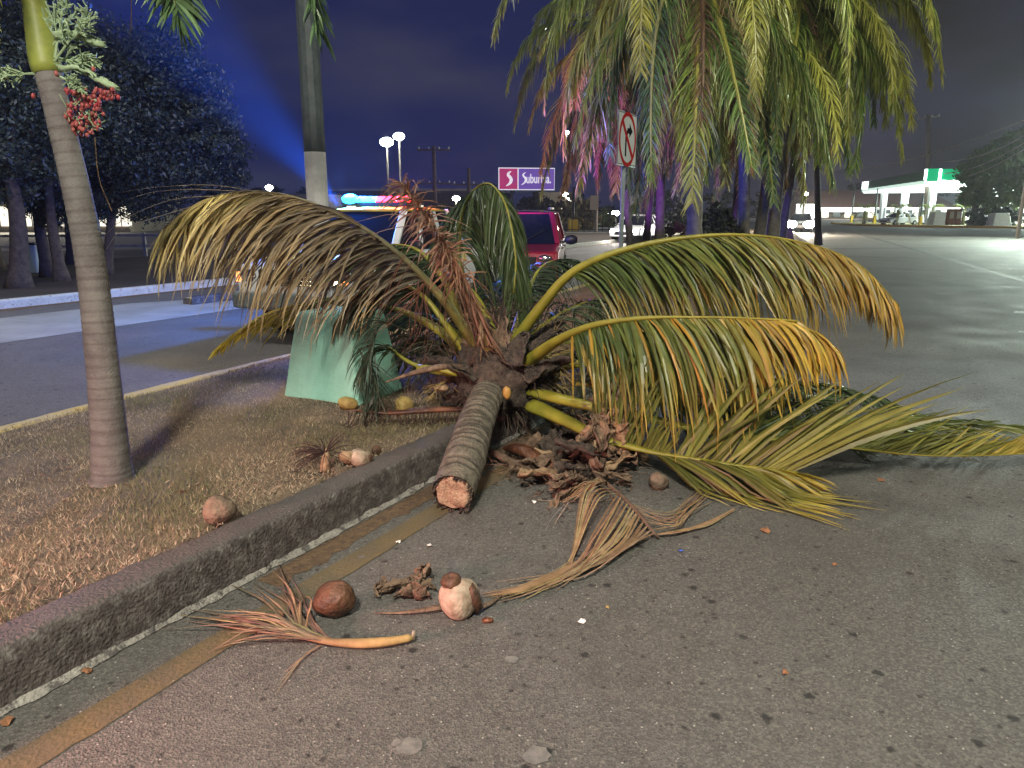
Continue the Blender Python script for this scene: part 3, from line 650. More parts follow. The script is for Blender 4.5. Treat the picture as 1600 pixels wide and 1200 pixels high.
# J, K: back left fronds
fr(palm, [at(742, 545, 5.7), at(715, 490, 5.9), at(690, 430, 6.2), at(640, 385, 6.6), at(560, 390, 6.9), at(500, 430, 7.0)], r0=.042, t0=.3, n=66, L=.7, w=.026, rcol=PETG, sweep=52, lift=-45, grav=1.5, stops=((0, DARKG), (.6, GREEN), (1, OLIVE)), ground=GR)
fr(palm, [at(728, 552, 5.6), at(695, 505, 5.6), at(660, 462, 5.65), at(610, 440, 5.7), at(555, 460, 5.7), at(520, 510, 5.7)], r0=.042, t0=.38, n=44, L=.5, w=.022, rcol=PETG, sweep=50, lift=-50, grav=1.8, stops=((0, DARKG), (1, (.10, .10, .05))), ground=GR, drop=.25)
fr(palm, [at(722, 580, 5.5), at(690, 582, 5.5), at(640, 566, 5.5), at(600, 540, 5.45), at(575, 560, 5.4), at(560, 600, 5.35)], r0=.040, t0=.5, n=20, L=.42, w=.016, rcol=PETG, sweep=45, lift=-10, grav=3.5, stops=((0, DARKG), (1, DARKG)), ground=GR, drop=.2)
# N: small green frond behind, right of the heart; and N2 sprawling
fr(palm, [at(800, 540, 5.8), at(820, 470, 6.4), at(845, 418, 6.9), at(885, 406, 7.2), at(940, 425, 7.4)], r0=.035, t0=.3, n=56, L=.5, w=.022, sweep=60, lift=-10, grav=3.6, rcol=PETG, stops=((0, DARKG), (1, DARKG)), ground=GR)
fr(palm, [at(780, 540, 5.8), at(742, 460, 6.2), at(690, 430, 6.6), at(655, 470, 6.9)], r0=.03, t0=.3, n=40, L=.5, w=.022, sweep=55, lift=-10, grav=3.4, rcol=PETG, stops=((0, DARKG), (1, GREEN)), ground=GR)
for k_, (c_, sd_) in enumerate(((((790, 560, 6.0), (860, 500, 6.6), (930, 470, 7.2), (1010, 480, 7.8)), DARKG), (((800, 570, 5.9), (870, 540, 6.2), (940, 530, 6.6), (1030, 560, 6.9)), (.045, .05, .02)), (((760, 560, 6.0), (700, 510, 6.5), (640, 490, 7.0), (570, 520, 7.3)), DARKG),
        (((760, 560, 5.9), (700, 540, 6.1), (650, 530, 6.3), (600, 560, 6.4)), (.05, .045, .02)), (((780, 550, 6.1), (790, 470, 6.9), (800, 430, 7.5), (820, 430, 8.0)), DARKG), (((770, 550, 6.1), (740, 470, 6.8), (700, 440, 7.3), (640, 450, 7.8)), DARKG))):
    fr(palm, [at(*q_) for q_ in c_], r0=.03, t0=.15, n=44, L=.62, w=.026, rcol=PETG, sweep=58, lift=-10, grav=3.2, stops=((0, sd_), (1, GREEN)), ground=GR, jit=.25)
# C: arched green frond with hanging curtain
fr(palm, [at(778, 540, 6.0), at(735, 470, 6.15), at(718, 400, 6.25), at(722, 335, 6.3), at(740, 298, 6.25), at(765, 287, 6.1), at(788, 315, 5.95), at(800, 360, 5.85), at(806, 410, 5.8), at(802, 460, 5.8)],
   r0=.036, r1=.010, t0=.34, n=80, L=.80, w=.026, rcol=((0, (.2, .2, .05)), (.4, (.18, .18, .04)), (1, (.48, .42, .08))), sweep=60, lift=0, grav=3.5, bias=V((.05, 0, -1.1)), up=V((.2, -1, .25)), stops=((0, (.045, .07, .022)), (1, (.06, .09, .03))), lprof=lambda u: .9 - .35 * u, label='green frond arched over like a hoop', jit=.12)
# B: dead brown upright frond, leaflets folded back down
o, bp_ = fr(palm, [at(770, 560, 5.3), at(752, 500, 5.2), at(722, 430, 5.15), at(688, 370, 5.1), at(655, 325, 5.05), at(628, 285, 5.0)],
   r0=.036, r1=.012, t0=.45, n=62, L=.30, w=.016, m='dry', rcol=((0, (.40, .30, .08)), (.35, RED), (1, (.36, .2, .1))), sweep=100, lift=-8, grav=2.2, stops=((0, (.38, .19, .11)), (.6, (.33, .2, .14)), (1, (.27, .15, .11))), lprof=lambda u: 1.0 - .3 * u, jit=.35, label='dead reddish brown frond standing upright', bend=.3)
g = G()
for k in range(70):
    u = random.uniform(.18, .8); p = bp_[int(u * 46)]; tgt = at(random.gauss(765, 22), random.uniform(540, 585), random.uniform(5.1, 5.4)); a = p.lerp(tgt, .5) + V((random.gauss(-.01, .03), random.gauss(-.05, .03), random.gauss(0, .02)))
    pts = catmull([p, a, p.lerp(tgt, random.uniform(.6, 1))], 8); sc = random.uniform(.8, 1.2)
    g.tube(pts, [.009 * (1 - (i / 8) ** 2) + .001 for i in range(9)], 4, flat=.3, cols=[tuple(x * sc for x in random.choice([(.38, .17, .10), (.36, .22, .13), (.28, .12, .08)]))] * 9)
for (a, b, c) in (((655, 440), (640, 500), (640, 560)), ((660, 440), (640, 480), (560, 540)), ((655, 445), (620, 470), (590, 500)), ((720, 440), (735, 520), (745, 600)), ((700, 430), (690, 520), (720, 575)), ((665, 450), (668, 520), (650, 580)), ((640, 395), (600, 470), (575, 560)), ((655, 450), (655, 510), (632, 560))):
    for q in range(3):
        j = lambda: random.gauss(0, 6); pts = catmull([at(a[0] + j(), a[1] + j(), 5.05), at(b[0] + j(), b[1] + j(), 5.05), at(c[0] + j(), c[1] + j(), 5.1)], 8)
        g.tube(pts, [.010 * (1 - (i / 8) ** 2) + .001 for i in range(9)], 4, flat=.25, cols=[(.34, .16, .11)] * 9)
lo = g.build('leaflets', M['dry'], o, world=True); lo['kind'] = 'stuff'
# wiry side strands of B reaching left and right
g = G()
for (a, b, c) in (((655, 340), (610, 335), (545, 350)), ((660, 350), (600, 360), (560, 380)), ((650, 330), (700, 340), (740, 358)), ((655, 325), (690, 322), (715, 325)), ((640, 305), (610, 300), (600, 300)), ((640, 305), (665, 300), (690, 298)), ((665, 360), (700, 365), (735, 360))):
    pts = catmull([at(*a, 5.05), at(*b, 5.0), at(*c, 4.95)], 8); g.tube(pts, [.007] * 5 + [.006, .004, .003, .001], 4, flat=.4, cols=[(.34, .20, .14)] * 9)
lo = g.build('leaflets', M['dry'], o, world=True); lo['kind'] = 'stuff'
# small dark leaflets hanging across the block
fr(palm, [at(640, 520, 5.2), at(600, 505, 5.15), at(582, 540, 5.1), at(583, 600, 5.1), at(586, 640, 5.1)], r0=.008, t0=.1, n=14, L=.42, w=.014, sweep=30, lift=0, grav=2.5, rcol=((0, (.05, .06, .03)), (1, (.05, .06, .03))), stops=((0, (.03, .05, .03)), (1, (.035, .055, .03))), ground=GR)
fr(palm, [at(560, 545, 5.2), at(580, 580, 5.1), at(590, 620, 5.05), at(565, 645, 5.0)], r0=.006, t0=.1, n=8, L=.36, w=.012, sweep=40, lift=0, grav=1.5, rcol=((0, (.05, .06, .03)), (1, (.05, .06, .03))), stops=((0, (.03, .05, .03)), (1, (.035, .055, .03))), ground=GR)
# cut petiole stubs
def petiole(a, b, r, label=None, mt='leaf', col=(.40, .37, .05)):
    pts = catmull([a, a.lerp(b, .5) + V((0, 0, .01)), b], 8); g = G(); g.tube(pts, [r * 1.25 - r * .35 * i / 8 for i in range(9)], 9, flat=.65, cols=[col] * 9); o = g.build('petiole', M[mt], palm, smooth=True, world=True)
    return o
petiole(at(716, 583, 5.25), at(652, 574, 5.3), .035); petiole(at(828, 600, 5.5), at(850, 590, 5.6), .03)
# inflorescences: thin pale branched stalks
def spray(c, d, n, ln, mt, r=.004, name='flower_stalks', par=None, droop=.3, fork=3, spread=.5):
    g = G(); c = V(c); d = V(d).normalized()
    for k in range(n):
        dd = (d + V((random.gauss(0, spread), random.gauss(0, spread), random.gauss(0, spread)))).normalized(); q = c.copy(); pp = [q.copy()]
        for j in range(5): q = q + dd * ln / 5 * random.uniform(.7, 1.2); dd = (dd + V((random.gauss(0, .22), random.gauss(0, .22), random.gauss(-droop * .3, .2)))).normalized(); pp.append(q.copy())
        g.tube(pp, [r, r, r * .8, r * .7, r * .6, r * .4], 4, cap=False)
        for f_ in range(fork):
            b = pp[random.randint(1, 4)]; e = b + (dd + V((random.gauss(0, .6), random.gauss(0, .6), random.gauss(0, .6)))).normalized() * ln * .3; g.tube([b, b.lerp(e, .5) + V((0, 0, .006)), e], [r * .7, r * .6, r * .3], 3, cap=False)
    o = g.build(name, mt, par or palm, world=par is None); o['kind'] = 'stuff'; return o
spray(at(835, 560, 5.7), (1, -.2, .1), 22, .42, M['twigy']); spray(at(842, 590, 5.6), (1, -.1, -.1), 22, .42, M['twigy']); spray(at(830, 530, 5.9), (.8, 0, .5), 18, .4, M['husk'])
spray(at(700, 595, 5.4), (-1, -.1, -.4), 14, .25, M['twigy'], droop=.6); spray(at(700, 560, 5.6), (-1, -.1, .2), 16, .4, M['fibre']); spray(at(780, 520, 5.8), (.1, 0, 1), 26, .38, M['fibre'])
spray(at(850, 640, 5.5), (1, -.2, -.2), 18, .4, M['fibre'])
# brown flower spathes
def spathe(ctrl, r, mt, name, label=None, par=palm, flat=.55, n=12):
    pts = catmull(ctrl, 18); g = G(); g.tube(pts, [r * (.5 + .9 * math.sin(PI * min(1, .15 + i / 18 * .95))) * (1 if i < 18 else .3) for i in range(19)], n, flat=flat); o = g.build(name, mt, par, smooth=True, world=True)
    if label: o['label'] = label
    return o
spathe([at(735, 575, 5.35), at(690, 573, 5.25), at(645, 583, 5.2), at(600, 598, 5.15)], .028, M['husk'], 'spathe', 'curved brown flower spathe')
ds = spathe([at(738, 640, 5.15), at(680, 640, 5.1), at(610, 645, 5.05), at(545, 640, 5.0)], .026, M['huskdark'], 'spathe', 'dark flower stalk with comb-like strands')
g = G()
for k in range(34):
    u = k / 33; p = at(740 - 195 * u, 643, 5.12 - .12 * u); q = p.copy(); d = V((random.gauss(-.15, .15), random.gauss(-.15, .1), -1)).normalized(); pp = [q.copy()]
    for j in range(4): q = q + d * random.uniform(.03, .06); d = (d + V((random.gauss(0, .25), random.gauss(-.1, .15), 0))).normalized(); q.z = max(q.z, .235); pp.append(q.copy())
    g.tube(pp, [.004, .0035, .003, .0025, .0015], 4, cap=False)
lo = g.build('flower_strands', M['twig'], ds, world=True); lo['kind'] = 'stuff'
# orange husk scraps near the heart
def blob(c, r, mt, name, sc=(1, 1, 1), jit=.2, par=palm, n=14):
    g = G(); g.ball(c, r, n, sc, 0, jit); return g.build(name, mt, par, smooth=True, world=True)
blob(at(792, 614, 5.0), .042, M['coco_orange'], 'broken_stalk_end', (.7, .6, 1.1))
blob(at(745, 560, 5.3), .06, M['fibre'], 'leaf_base'); blob(at(690, 606, 5.4), .05, M['husklight'], 'leaf_base', (1.2, 1, .6))

# ------------------------------------------------------------------ husk pile on the road by the crown
hp0 = gp(900, 745, 0)
pile = thing('husk_pile', (hp0.x, hp0.y, 0), 'heap of torn brown leaf sheaths and husks on the road below the crown', 'palm debris')
def psheath(p, q, wd, ln, curl, mt, name='leaf_sheath'): return sheath(p, q, wd, ln, curl, mt, name, par=pile)
random.seed(21)
for k in range(30):
    px = random.uniform(840, 985); py = random.uniform(690, 765); p = gp(px, py, 0); p.z = random.uniform(.03, .12 + .05 * (px > 900))
    a = random.uniform(0, 2 * PI); psheath(p, p + V((math.cos(a), math.sin(a) * .7, random.uniform(-.25, .45))), random.uniform(.03, .075), random.uniform(.14, .32), random.uniform(.02, .07), random.choice([M['husk'], M['husk'], M['husklight'], M['fibre']]))
for k in range(22):
    p = at(random.uniform(925, 975), random.uniform(645, 725), 4.7); p.z = max(.03, p.z); psheath(p, p + V((random.gauss(0, .4), random.gauss(0, .3), random.choice([1, -1, .6]))), random.uniform(.035, .07), random.uniform(.15, .26), .05, random.choice([M['husk'], M['husklight']]))
for k in range(5):
    p = gp(random.uniform(890, 925), random.uniform(755, 775), 0); p.z = .08; psheath(p, p + V((random.gauss(-.2, .3), -.6, random.uniform(-.3, .4))), .03, .26, .03, M['husk'])
spathe([gp(795, 700, .06), gp(815, 702, .13), gp(845, 718, .10), gp(880, 735, .05)], .050, M['huskdark'], 'spathe', 'dark wet boat-shaped spathe', par=pile, flat=.5)
spathe([gp(760, 700, .05), gp(800, 722, .06), gp(850, 745, .04), gp(880, 750, .03)], .026, M['husk'], 'spathe', par=pile)
spathe([gp(868, 700, .08), gp(905, 705, .12), gp(935, 702, .14)], .022, M['husklight'], 'spathe', par=pile)
g = G()
for k in range(900):
    px, py = (random.gauss(835, 32), random.gauss(742, 12)) if k % 3 == 0 else (random.gauss(925, 40), random.gauss(740, 24)) if k % 3 == 1 else (random.gauss(948, 14), random.gauss(685, 30))
    p = gp(px, py, 0) if k % 3 < 2 else at(px, py, 4.7); p.z = max(.012, p.z + random.uniform(0, .08)); d = V((random.gauss(0, 1), random.gauss(0, 1), random.gauss(0, .4))).normalized(); q = p.copy(); pp = [q.copy()]
    for j in range(3): q = q + d * random.uniform(.02, .05); d = (d + V((random.gauss(0, .4), random.gauss(0, .4), random.gauss(-.1, .3)))).normalized(); q.z = max(.008, q.z); pp.append(q.copy())
    g.tube(pp, [.003, .0025, .002, .001], 3, cap=False)
lo = g.build('fibre_mat', M['husk'], pile, world=True); lo['kind'] = 'stuff'
def pleaf(p, q, s, ln, n_, mt):
    g = G(); return g

# ------------------------------------------------------------------ dead fan frond on the road
def zr(x, y): return 0.0
ap = gp(1022, 833, .03)
fan = thing('dead_frond', (ap.x, ap.y, 0), 'dry tan frond fanned out on the road with thin stick-like leaflets', 'palm frond')
rp = catmull([gp(930, 742, .10), gp(968, 772, .10), gp(1000, 806, .07), gp(1022, 834, .035), gp(1030, 840, .02)], 20)
g = G(); g.tube(rp, [.013] * 17 + [.012, .011, .010, .006], 8, cols=[(.16, .10, .07)] * 21); g.build('midrib', M['dry'], fan, smooth=True, world=True)
g = G(); random.seed(5)
def strand(pts, w, col, flat=.35):
    pts = catmull(pts, 14); g.tube(pts, [w * (1 - (i / 14) ** 3 * .8) for i in range(15)], 4, flat=flat, cap=False, cols=[tuple(c * random.uniform(.85, 1.1) for c in col)] * 15)
for k in range(34):                                   # comb sweeping down-left, gathering into a tail
    u = k / 33; b = rp[int(4 + u * 15)]; mid = gp(905 + 85 * u + random.gauss(0, 3), 800 + 50 * u + 18 * math.sin(PI * u), .05 + .05 * (1 - u)); m2_ = gp(885 + 30 * u + random.gauss(0, 5), 885 + 6 * u + random.gauss(0, 4), .03)
    e = gp(random.uniform(760, 870), 928 - 6 + random.gauss(0, 7), .014); e2 = gp(900 - 4 + random.gauss(0, 8), 870 + random.gauss(0, 8), .02)
    c = random.choice([TAN, (.42, .28, .16), (.33, .2, .11), (.25, .15, .09)])
    if u < .3: strand([b, b.lerp(mid, .5) + V((-.05, 0, .06)), gp(893 + 20 * u, 865, .03), gp(872 + random.gauss(0, 6), 893, .02)], .0045, c)
    else: strand([b, mid, m2_, e], .0055, c)
for k in range(26):
    o_ = random.gauss(0, 3.5); strand([gp(925 + random.gauss(0, 12), 868 + o_, .03), gp(880, 893 + o_, .025), gp(820, 918 + o_, .02), gp(random.uniform(750, 800), 930 + o_, .012)], .006, random.choice([TAN, (.40, .24, .12), (.33, .19, .1)]))
for k in range(15):                                   # right side strands
    a = random.uniform(0, 1); c = random.choice([TAN, (.36, .24, .14), (.22, .15, .10)]); b = gp(1015, 825, .03)
    strand([rp[int(10 + 9 * a)], gp(1040 + 20 * a, 800 + 25 * a + random.gauss(0, 4), .05), gp(1075 + random.gauss(0, 8), 775 + 30 * a, .035), gp(1100 + 20 * random.random(), 740 + 45 * a, .014)], .0035, c)
for k in range(5): strand([gp(1024, 835, .03), gp(1060, 830 + random.gauss(0, 2), .03), gp(1105, 817 + random.gauss(0, 2), .02), gp(1148, 797 + random.gauss(0, 2), .012)], .006, TAN)
for k in range(16):                                   # arched strands up from the midrib toward the pile
    u = random.random(); strand([rp[int(1 + 4 * u)], gp(930 + random.gauss(0, 8), 752, .16), gp(905 + random.gauss(0, 8), 763, .12), gp(884 + random.gauss(0, 5), 785, .03)], .0045, random.choice([TAN, (.3, .22, .13)]))
strand([gp(840, 781, .015), gp(900, 784, .015), gp(960, 781, .02), gp(1002, 780, .02)], .004, (.45, .35, .2)); strand([gp(888, 785, .05), gp(875, 805, .03), gp(864, 823, .012)], .003, (.4, .34, .25)); strand([gp(884, 786, .05), gp(862, 810, .03), gp(850, 835, .012)], .0015, (.35, .3, .25))
lo = g.build('leaflets', M['dry'], fan, world=True); lo['kind'] = 'stuff'

# dead spadix piece with pale stem near the camera
sp0 = gp(600, 1010, 0)
dead = thing('dead_frond_stub', (sp0.x, sp0.y, 0), 'broken dry flower branch with a thick tan stem beside the kerb', 'palm debris')
pts = catmull([gp(645, 996, .03), gp(600, 1003, .03), gp(550, 1005, .028), gp(500, 1000, .03), gp(450, 985, .03)], 26)
g = G(); g.tube(pts, [.010, .019, .018] + [.019 + .004 * math.sin(i * .3) + .002 * mnoise.noise(V((i, 0, 0))) for i in range(24)], 12, flat=.8, cols=[lerp3((.58, .38, .15), (.30, .18, .10), min(1, i / 20)) for i in range(27)]); g.build('stem', M['dry'], dead, smooth=True, world=True)
g = G(); g.ball(gp(646, 993, .035), .014, 10, (.6, .8, 1.5), 0, .5); g.build('torn_end', M['coco_pale'], dead, smooth=True, world=True)
g = G(); random.seed(11)
for k in range(64):
    u = random.random(); b = pts[int(15 + 11 * u)]
    if k < 44: tx, ty = random.choice([(315, 965), (330, 975), (370, 985), (350, 960), (340, 1000), (390, 965)]); tx += random.gauss(0, 20); ty += random.gauss(0, 10)
    else: tx, ty = random.choice([(440, 895), (360, 905), (405, 915), (450, 920), (470, 930)]); tx += random.gauss(0, 10); ty += random.gauss(0, 8)
    e = gp(tx, ty, .014); m_ = b.lerp(e, .5) + V((random.gauss(0, .02), random.gauss(0, .02), random.uniform(.01, .06)))
    strand([b, b.lerp(m_, .5), m_, e], random.uniform(.003, .0065), random.choice([(.30, .19, .12), (.38, .25, .15), (.22, .13, .09), (.19, .12, .09)]), .6)
for (x, y) in ((436, 1068), (445, 1050), (430, 1085)): strand([gp(500, 1008, .02), gp(475, 1025, .02), gp(x, y, .01)], .0035, (.36, .24, .15))
lo = g.build('flower_strands', M['dry'], dead, world=True); lo['kind'] = 'stuff'

# ------------------------------------------------------------------ coconuts
def coconut(px, py, r, z0, label, mt, sc=(1, 1, 1.12), rot=(0, 0, 0), kind='plain'):
    c = gp(px, py, z0 + r * .9); t = thing('coconut', (c.x, c.y, c.z), label, 'coconut', group='coconuts around the fallen palm')
    g = G(); vs = []; n, k = 28, 18
    for i in range(k + 1):
        ph = PI * i / k
        for j in range(n):
            a = 2 * PI * j / n; tri = 1 + .06 * math.cos(3 * a) * math.sin(ph); q = r * tri * (1 + .05 * mnoise.noise(V((math.cos(a) * math.sin(ph) * 2, math.sin(a) * math.sin(ph) * 2, math.cos(ph) * 2 + px))))
            if i < 2: q *= .93
            vs.append((math.sin(ph) * math.cos(a) * q * sc[0], math.sin(ph) * math.sin(a) * q * sc[1], math.cos(ph) * q * sc[2]))
    g.add(vs, [(i * n + j, (i + 1) * n + j, (i + 1) * n + (j + 1) % n, i * n + (j + 1) % n) for i in range(k) for j in range(n)])
    o = g.build('husk', mt, t, smooth=True); t.rotation_euler = rot
    return t
t = coconut(522, 937, .082, 0, 'glossy dark brown coconut lying on the road near the kerb', M['coco_brown'], (1, .9, 1.16), (R(35), R(60), .5))
t = coconut(717, 935, .088, 0, 'large pale dried coconut with a dark cap on the road', M['coco_pale'], (1, .95, 1.05), (R(8), R(-12), .4))
g = G(); g.lathe((-.012, .02, .085), [(.036, -.008), (.045, .0), (.042, .015), (.030, .026), (.012, .026), (.004, .018)], 16, jit=.25); g.build('cap', M['coco_brown'], t, smooth=True)
g = G(); g.ball((.055, -.03, .0), .052, 12, (.6, 1, 1.25), 0, .3); g.build('brown_flap', M['coco_brown'], t, smooth=True)
for (x0, y0, x1, y1) in ((690, 948, 585, 958), (745, 950, 790, 925)):
    g = G(); off = t.location; pts = catmull([gp(x0, y0, .03), gp((x0 + x1) / 2, (y0 + y1) / 2 + 3, .02), gp(x1, y1, .01)], 10); g.tube(pts, [.020 * (1 - i / 10) + .003 for i in range(11)], 6, flat=.4)
    o = g.build('husk_shred', M['husk'], None, smooth=True); tag(o, 'brown husk shred left of the pale capped coconut' if x0 == 690 else 'brown husk shred right of the pale capped coconut', 'husk')
t = coconut(342, 797, .078, .22, 'dry grey-brown coconut on the dead grass beside the kerb', M['coco_dry'], (1, .9, 1.02), (R(50), R(10), .2))
t = coconut(1029, 752, .058, 0, 'small rough brown coconut on the road right of the husk pile', M['coco_dry'], (1.1, 1, .95), (0, R(20), .2))
t = coconut(543, 630, .062, .22, 'yellow coconut at the foot of the green block, left one', M['coco_yellow'], (1.25, 1, .8), (0, R(15), .2))
t = coconut(631, 633, .068, .22, 'yellow coconut between the green block and the trunk', M['coco_yellow'], (1.0, 1, 1.0), (R(10), 0, .2))
t = coconut(562, 716, .065, .20, 'pale split coconut resting against the kerb', M['coco_pale'], (1.1, 1, .85), (0, R(25), .5))
g = G(); g.ball((.045, -.035, .025), .022, 10, (1, .5, 1)); g.build('eye_hole', M['coco_brown'], t, smooth=True)
g = G(); g.ball((-.075, .0, -.01), .045, 12, (1.1, .8, .8), 0, .4); g.build('husk_flap', M['husklight'], t, smooth=True)
t = coconut(588, 704, .03, .22, 'tiny dark coconut on the kerb edge next to the pale one', M['coco_brown'])
# husk rag between the two road coconuts
c = gp(633, 925, .02); rag = thing('husk_rag', (c.x, c.y, 0), 'torn brown husk rag on the road between two coconuts', 'husk')
for (px, py, tx, ty) in ((600, 922, 665, 908), (625, 930, 665, 922), (640, 915, 660, 930), (610, 918, 580, 921), (645, 925, 655, 905)):
    p = gp(px, py, .02); sheath(p, gp(tx, ty, .06), .022, (gp(tx, ty) - gp(px, py)).length * 1.1, .03, M['husk'], 'husk_fold', par=rag)
c = gp(762, 969, .01); o = blob(c, .02, M['huskdark'], 'husk_chip', (1.2, .8, .5), .4, None); tag(o, 'small dark red husk chip below the pale capped coconut', 'husk')

# ------------------------------------------------------------------ small litter
def scrap(px, py, r, mt, name, label, cat, z0=0, sc=(1, .7, .12)):
    c = gp(px, py, z0 + .006); g = G(); n = 9; pts = []
    for i in range(n):
        a = 2 * PI * i / n; rr = r * random.uniform(.55, 1.1); pts.append(c + V((math.cos(a) * rr * sc[0], math.sin(a) * rr * sc[1] * 1.6, random.uniform(0, .012))))
    g.add([c + V((0, 0, .012))] + pts, [(0, i + 1, (i + 1) % n + 1) for i in range(n)]); o = g.build(name, mt); so = o.modifiers.new('t', 'SOLIDIFY'); so.thickness = .002
    return tag(o, label, cat)
random.seed(3)
scrap(910, 971, .020, M['paper'], 'paper_scrap', 'bright white paper scrap on the open road', 'litter')
scrap(1064, 862, .014, M['blueplastic'], 'plastic_scrap', 'small bright blue plastic scrap on the road', 'litter')
scrap(671, 853, .018, M['paper'], 'paper_scrap', 'white scrap on the road below the sawn trunk end', 'litter'); scrap(622, 848, .014, M['paper'], 'paper_scrap', 'pale scrap on the worn yellow line', 'litter'); scrap(835, 785, .016, M['paper'], 'paper_scrap', 'pale scrap right of the sawn trunk by a thin stalk', 'litter')
scrap(436, 962, .022, M['deadleaf'], 'dead_leaf', 'orange dead leaf caught in the dry flower branch', 'leaf', .03); scrap(1376, 750, .03, M['deadleaf'], 'dead_leaf', 'brown dead leaf on the right of the road', 'leaf'); scrap(1196, 829, .034, M['deadleaf'], 'dead_leaf', 'crumpled brown leaf below the lower frond tips', 'leaf')
scrap(1304, 882, .016, M['deadleaf'], 'dead_leaf', 'tiny orange leaf on the lower right road', 'leaf'); scrap(950, 950, .010, M['coco_yellow'], 'petal', 'tiny yellow petal near the white paper scrap', 'leaf'); scrap(1228, 1052, .014, M['deadleaf'], 'dead_leaf', 'tiny pale brown leaf at the bottom right of the road', 'leaf')
scrap(137, 1050, .02, M['deadleaf'], 'dead_leaf', 'orange leaf at the foot of the near kerb', 'leaf'); scrap(10, 1128, .026, M['deadleaf'], 'dead_leaf', 'brown leaf in the gutter at the bottom left', 'leaf'); scrap(285, 769, .03, M['huskdark'], 'bark_strip', 'dark red bark strip on the grass by the standing trunk', 'bark', .23, (1.6, .25, .1))
g = G()
for (px, py, r_) in ((640, 1165, .05), (840, 1180, .05), (790, 975, .016), (800, 1030, .03), (500, 1175, .012), (620, 1160, .02), (965, 1040, .015), (565, 870, .02)):
    c = gp(px, py, .004); n = 14; g.add([c + V((math.cos(2 * PI * i / n) * r_ * random.uniform(.7, 1.1), math.sin(2 * PI * i / n) * r_ * random.uniform(.7, 1.1) * .9, 0)) for i in range(n)], [tuple(range(n))])
o = g.build('road_stain', mat('pale_dried_spill', (.22, .21, .19), .7, (.12, .115, .11), 30)); tag(o, 'pale dried spots on the asphalt', kind='stuff')
g = G(); 
for k in range(900):
    x = random.uniform(-2, 5.5); y = random.uniform(1.6, 9)
    if x < np.interp(y, RKy, RKx) + .04: continue
    g.ball((x, y, .003), random.uniform(.0015, .0045), 5, (1, 1, .7))
o = g.build('grit', mat('pale_grit', (.42, .39, .35), .8, (.2, .18, .16), 3)); tag(o, 'loose grit scattered on the road', kind='stuff')
g = G()
for k in range(700):
    y = random.uniform(2.4, 10); lx, rx = np.interp(y, LKy, LKx) + .2, np.interp(y, RKy, RKx) - .2; x = lx + (rx - lx) * random.random(); c = V((x, y, tz(x, y) + .012)); a = random.uniform(0, 6.28); l = random.uniform(.008, .03)
    g.bar(c, c + V((math.cos(a) * l, math.sin(a) * l, random.uniform(0, .01))), l * .4, .002)
o = g.build('leaf_crumbs', mat('dead_leaf_crumbs', (.2, .11, .07), .9, (.45, .36, .24), 1.7, contrast=(.45, .6))); tag(o, 'crumbled dead leaves in the grass', kind='stuff')
# dry tuft beside the kerb
c = gp(508, 735, .22); tf = thing('palm_seedling', (c.x, c.y, .21), 'dry dark tuft with a pale stub on the median by the kerb', 'plant')
g = G(); g.tube([V((0, 0, 0)), V((.0, .02, .06)), V((.012, .04, .13))], [.032, .028, .012], 10); g.build('stub', M['husklight'], tf, smooth=True)
g = G()
for k in range(70):
    a = random.uniform(0, 2 * PI); q = V((0, .03, .1)); d = V((math.cos(a) - .55, math.sin(a) * .6, random.uniform(-.2, .9))).normalized(); pp = [q.copy()]
    for j in range(5): q = q + d * random.uniform(.03, .055); d = (d + V((0, 0, -.22))).normalized(); q.z = max(q.z, .03); pp.append(q.copy())
    g.tube(pp, [.003, .003, .0025, .002, .0015, .0008], 3, cap=False)
lo = g.build('strands', M['twig'], tf); lo['kind'] = 'stuff'

# ------------------------------------------------------------------ mint concrete block
bc = gp(520, 632, .2); bc = V((bc.x + .03, bc.y + .30, .19)); blk = thing('concrete_block', bc, 'mint green tapered concrete block on the median', 'bollard block', rz=R(-24))
g = G(); a, b, h = .37, .33, .70; a2, b2 = .26, .24; K = 8; vs = []
prof = [(0, 1), (.08, .985), (.1, .97), (.5, .5), (.94, .03), (.975, 0), (1, -.06)]
def rr_(hx, hy, z, cr=.022):
    out = []
    for sx, sy, a0 in ((1, 1, 0), (-1, 1, 90), (-1, -1, 180), (1, -1, 270)):
        for q in range(5): an = R(a0 + q * 22.5); out.append((sx * (hx - cr) + cr * math.cos(an), sy * (hy - cr) + cr * math.sin(an), z))
    return out
zs = [0, .05, .2, .35, .5, .62, .695, .715, .72]
for z in zs:
    u = z / h; hx = a + (a2 - a) * u; hy = b + (b2 - b) * u
    if z > .70: hx -= (z - .70) * .9; hy -= (z - .70) * .9
    vs += [V(p) + V([mnoise.noise(V(p) * 4 + V((k * 9, 0, 0))) for k in range(3)]) * .006 for p in rr_(hx, hy, z)]
n = 20; fs = [(i * n + j, i * n + (j + 1) % n, (i + 1) * n + (j + 1) % n, (i + 1) * n + j) for i in range(len(zs) - 1) for j in range(n)] + [tuple(range((len(zs) - 1) * n, len(zs) * n))]
g.add(vs, fs)
bm_ = kerbmat('mint_painted_concrete', (.34, .63, .51), (.28, .54, .43), (.20, .32, .25), (.60, .74)); bm_.node_tree.nodes['Bump'].inputs['Strength'].default_value = .22; g.build('block_body', bm_, blk, smooth=True)

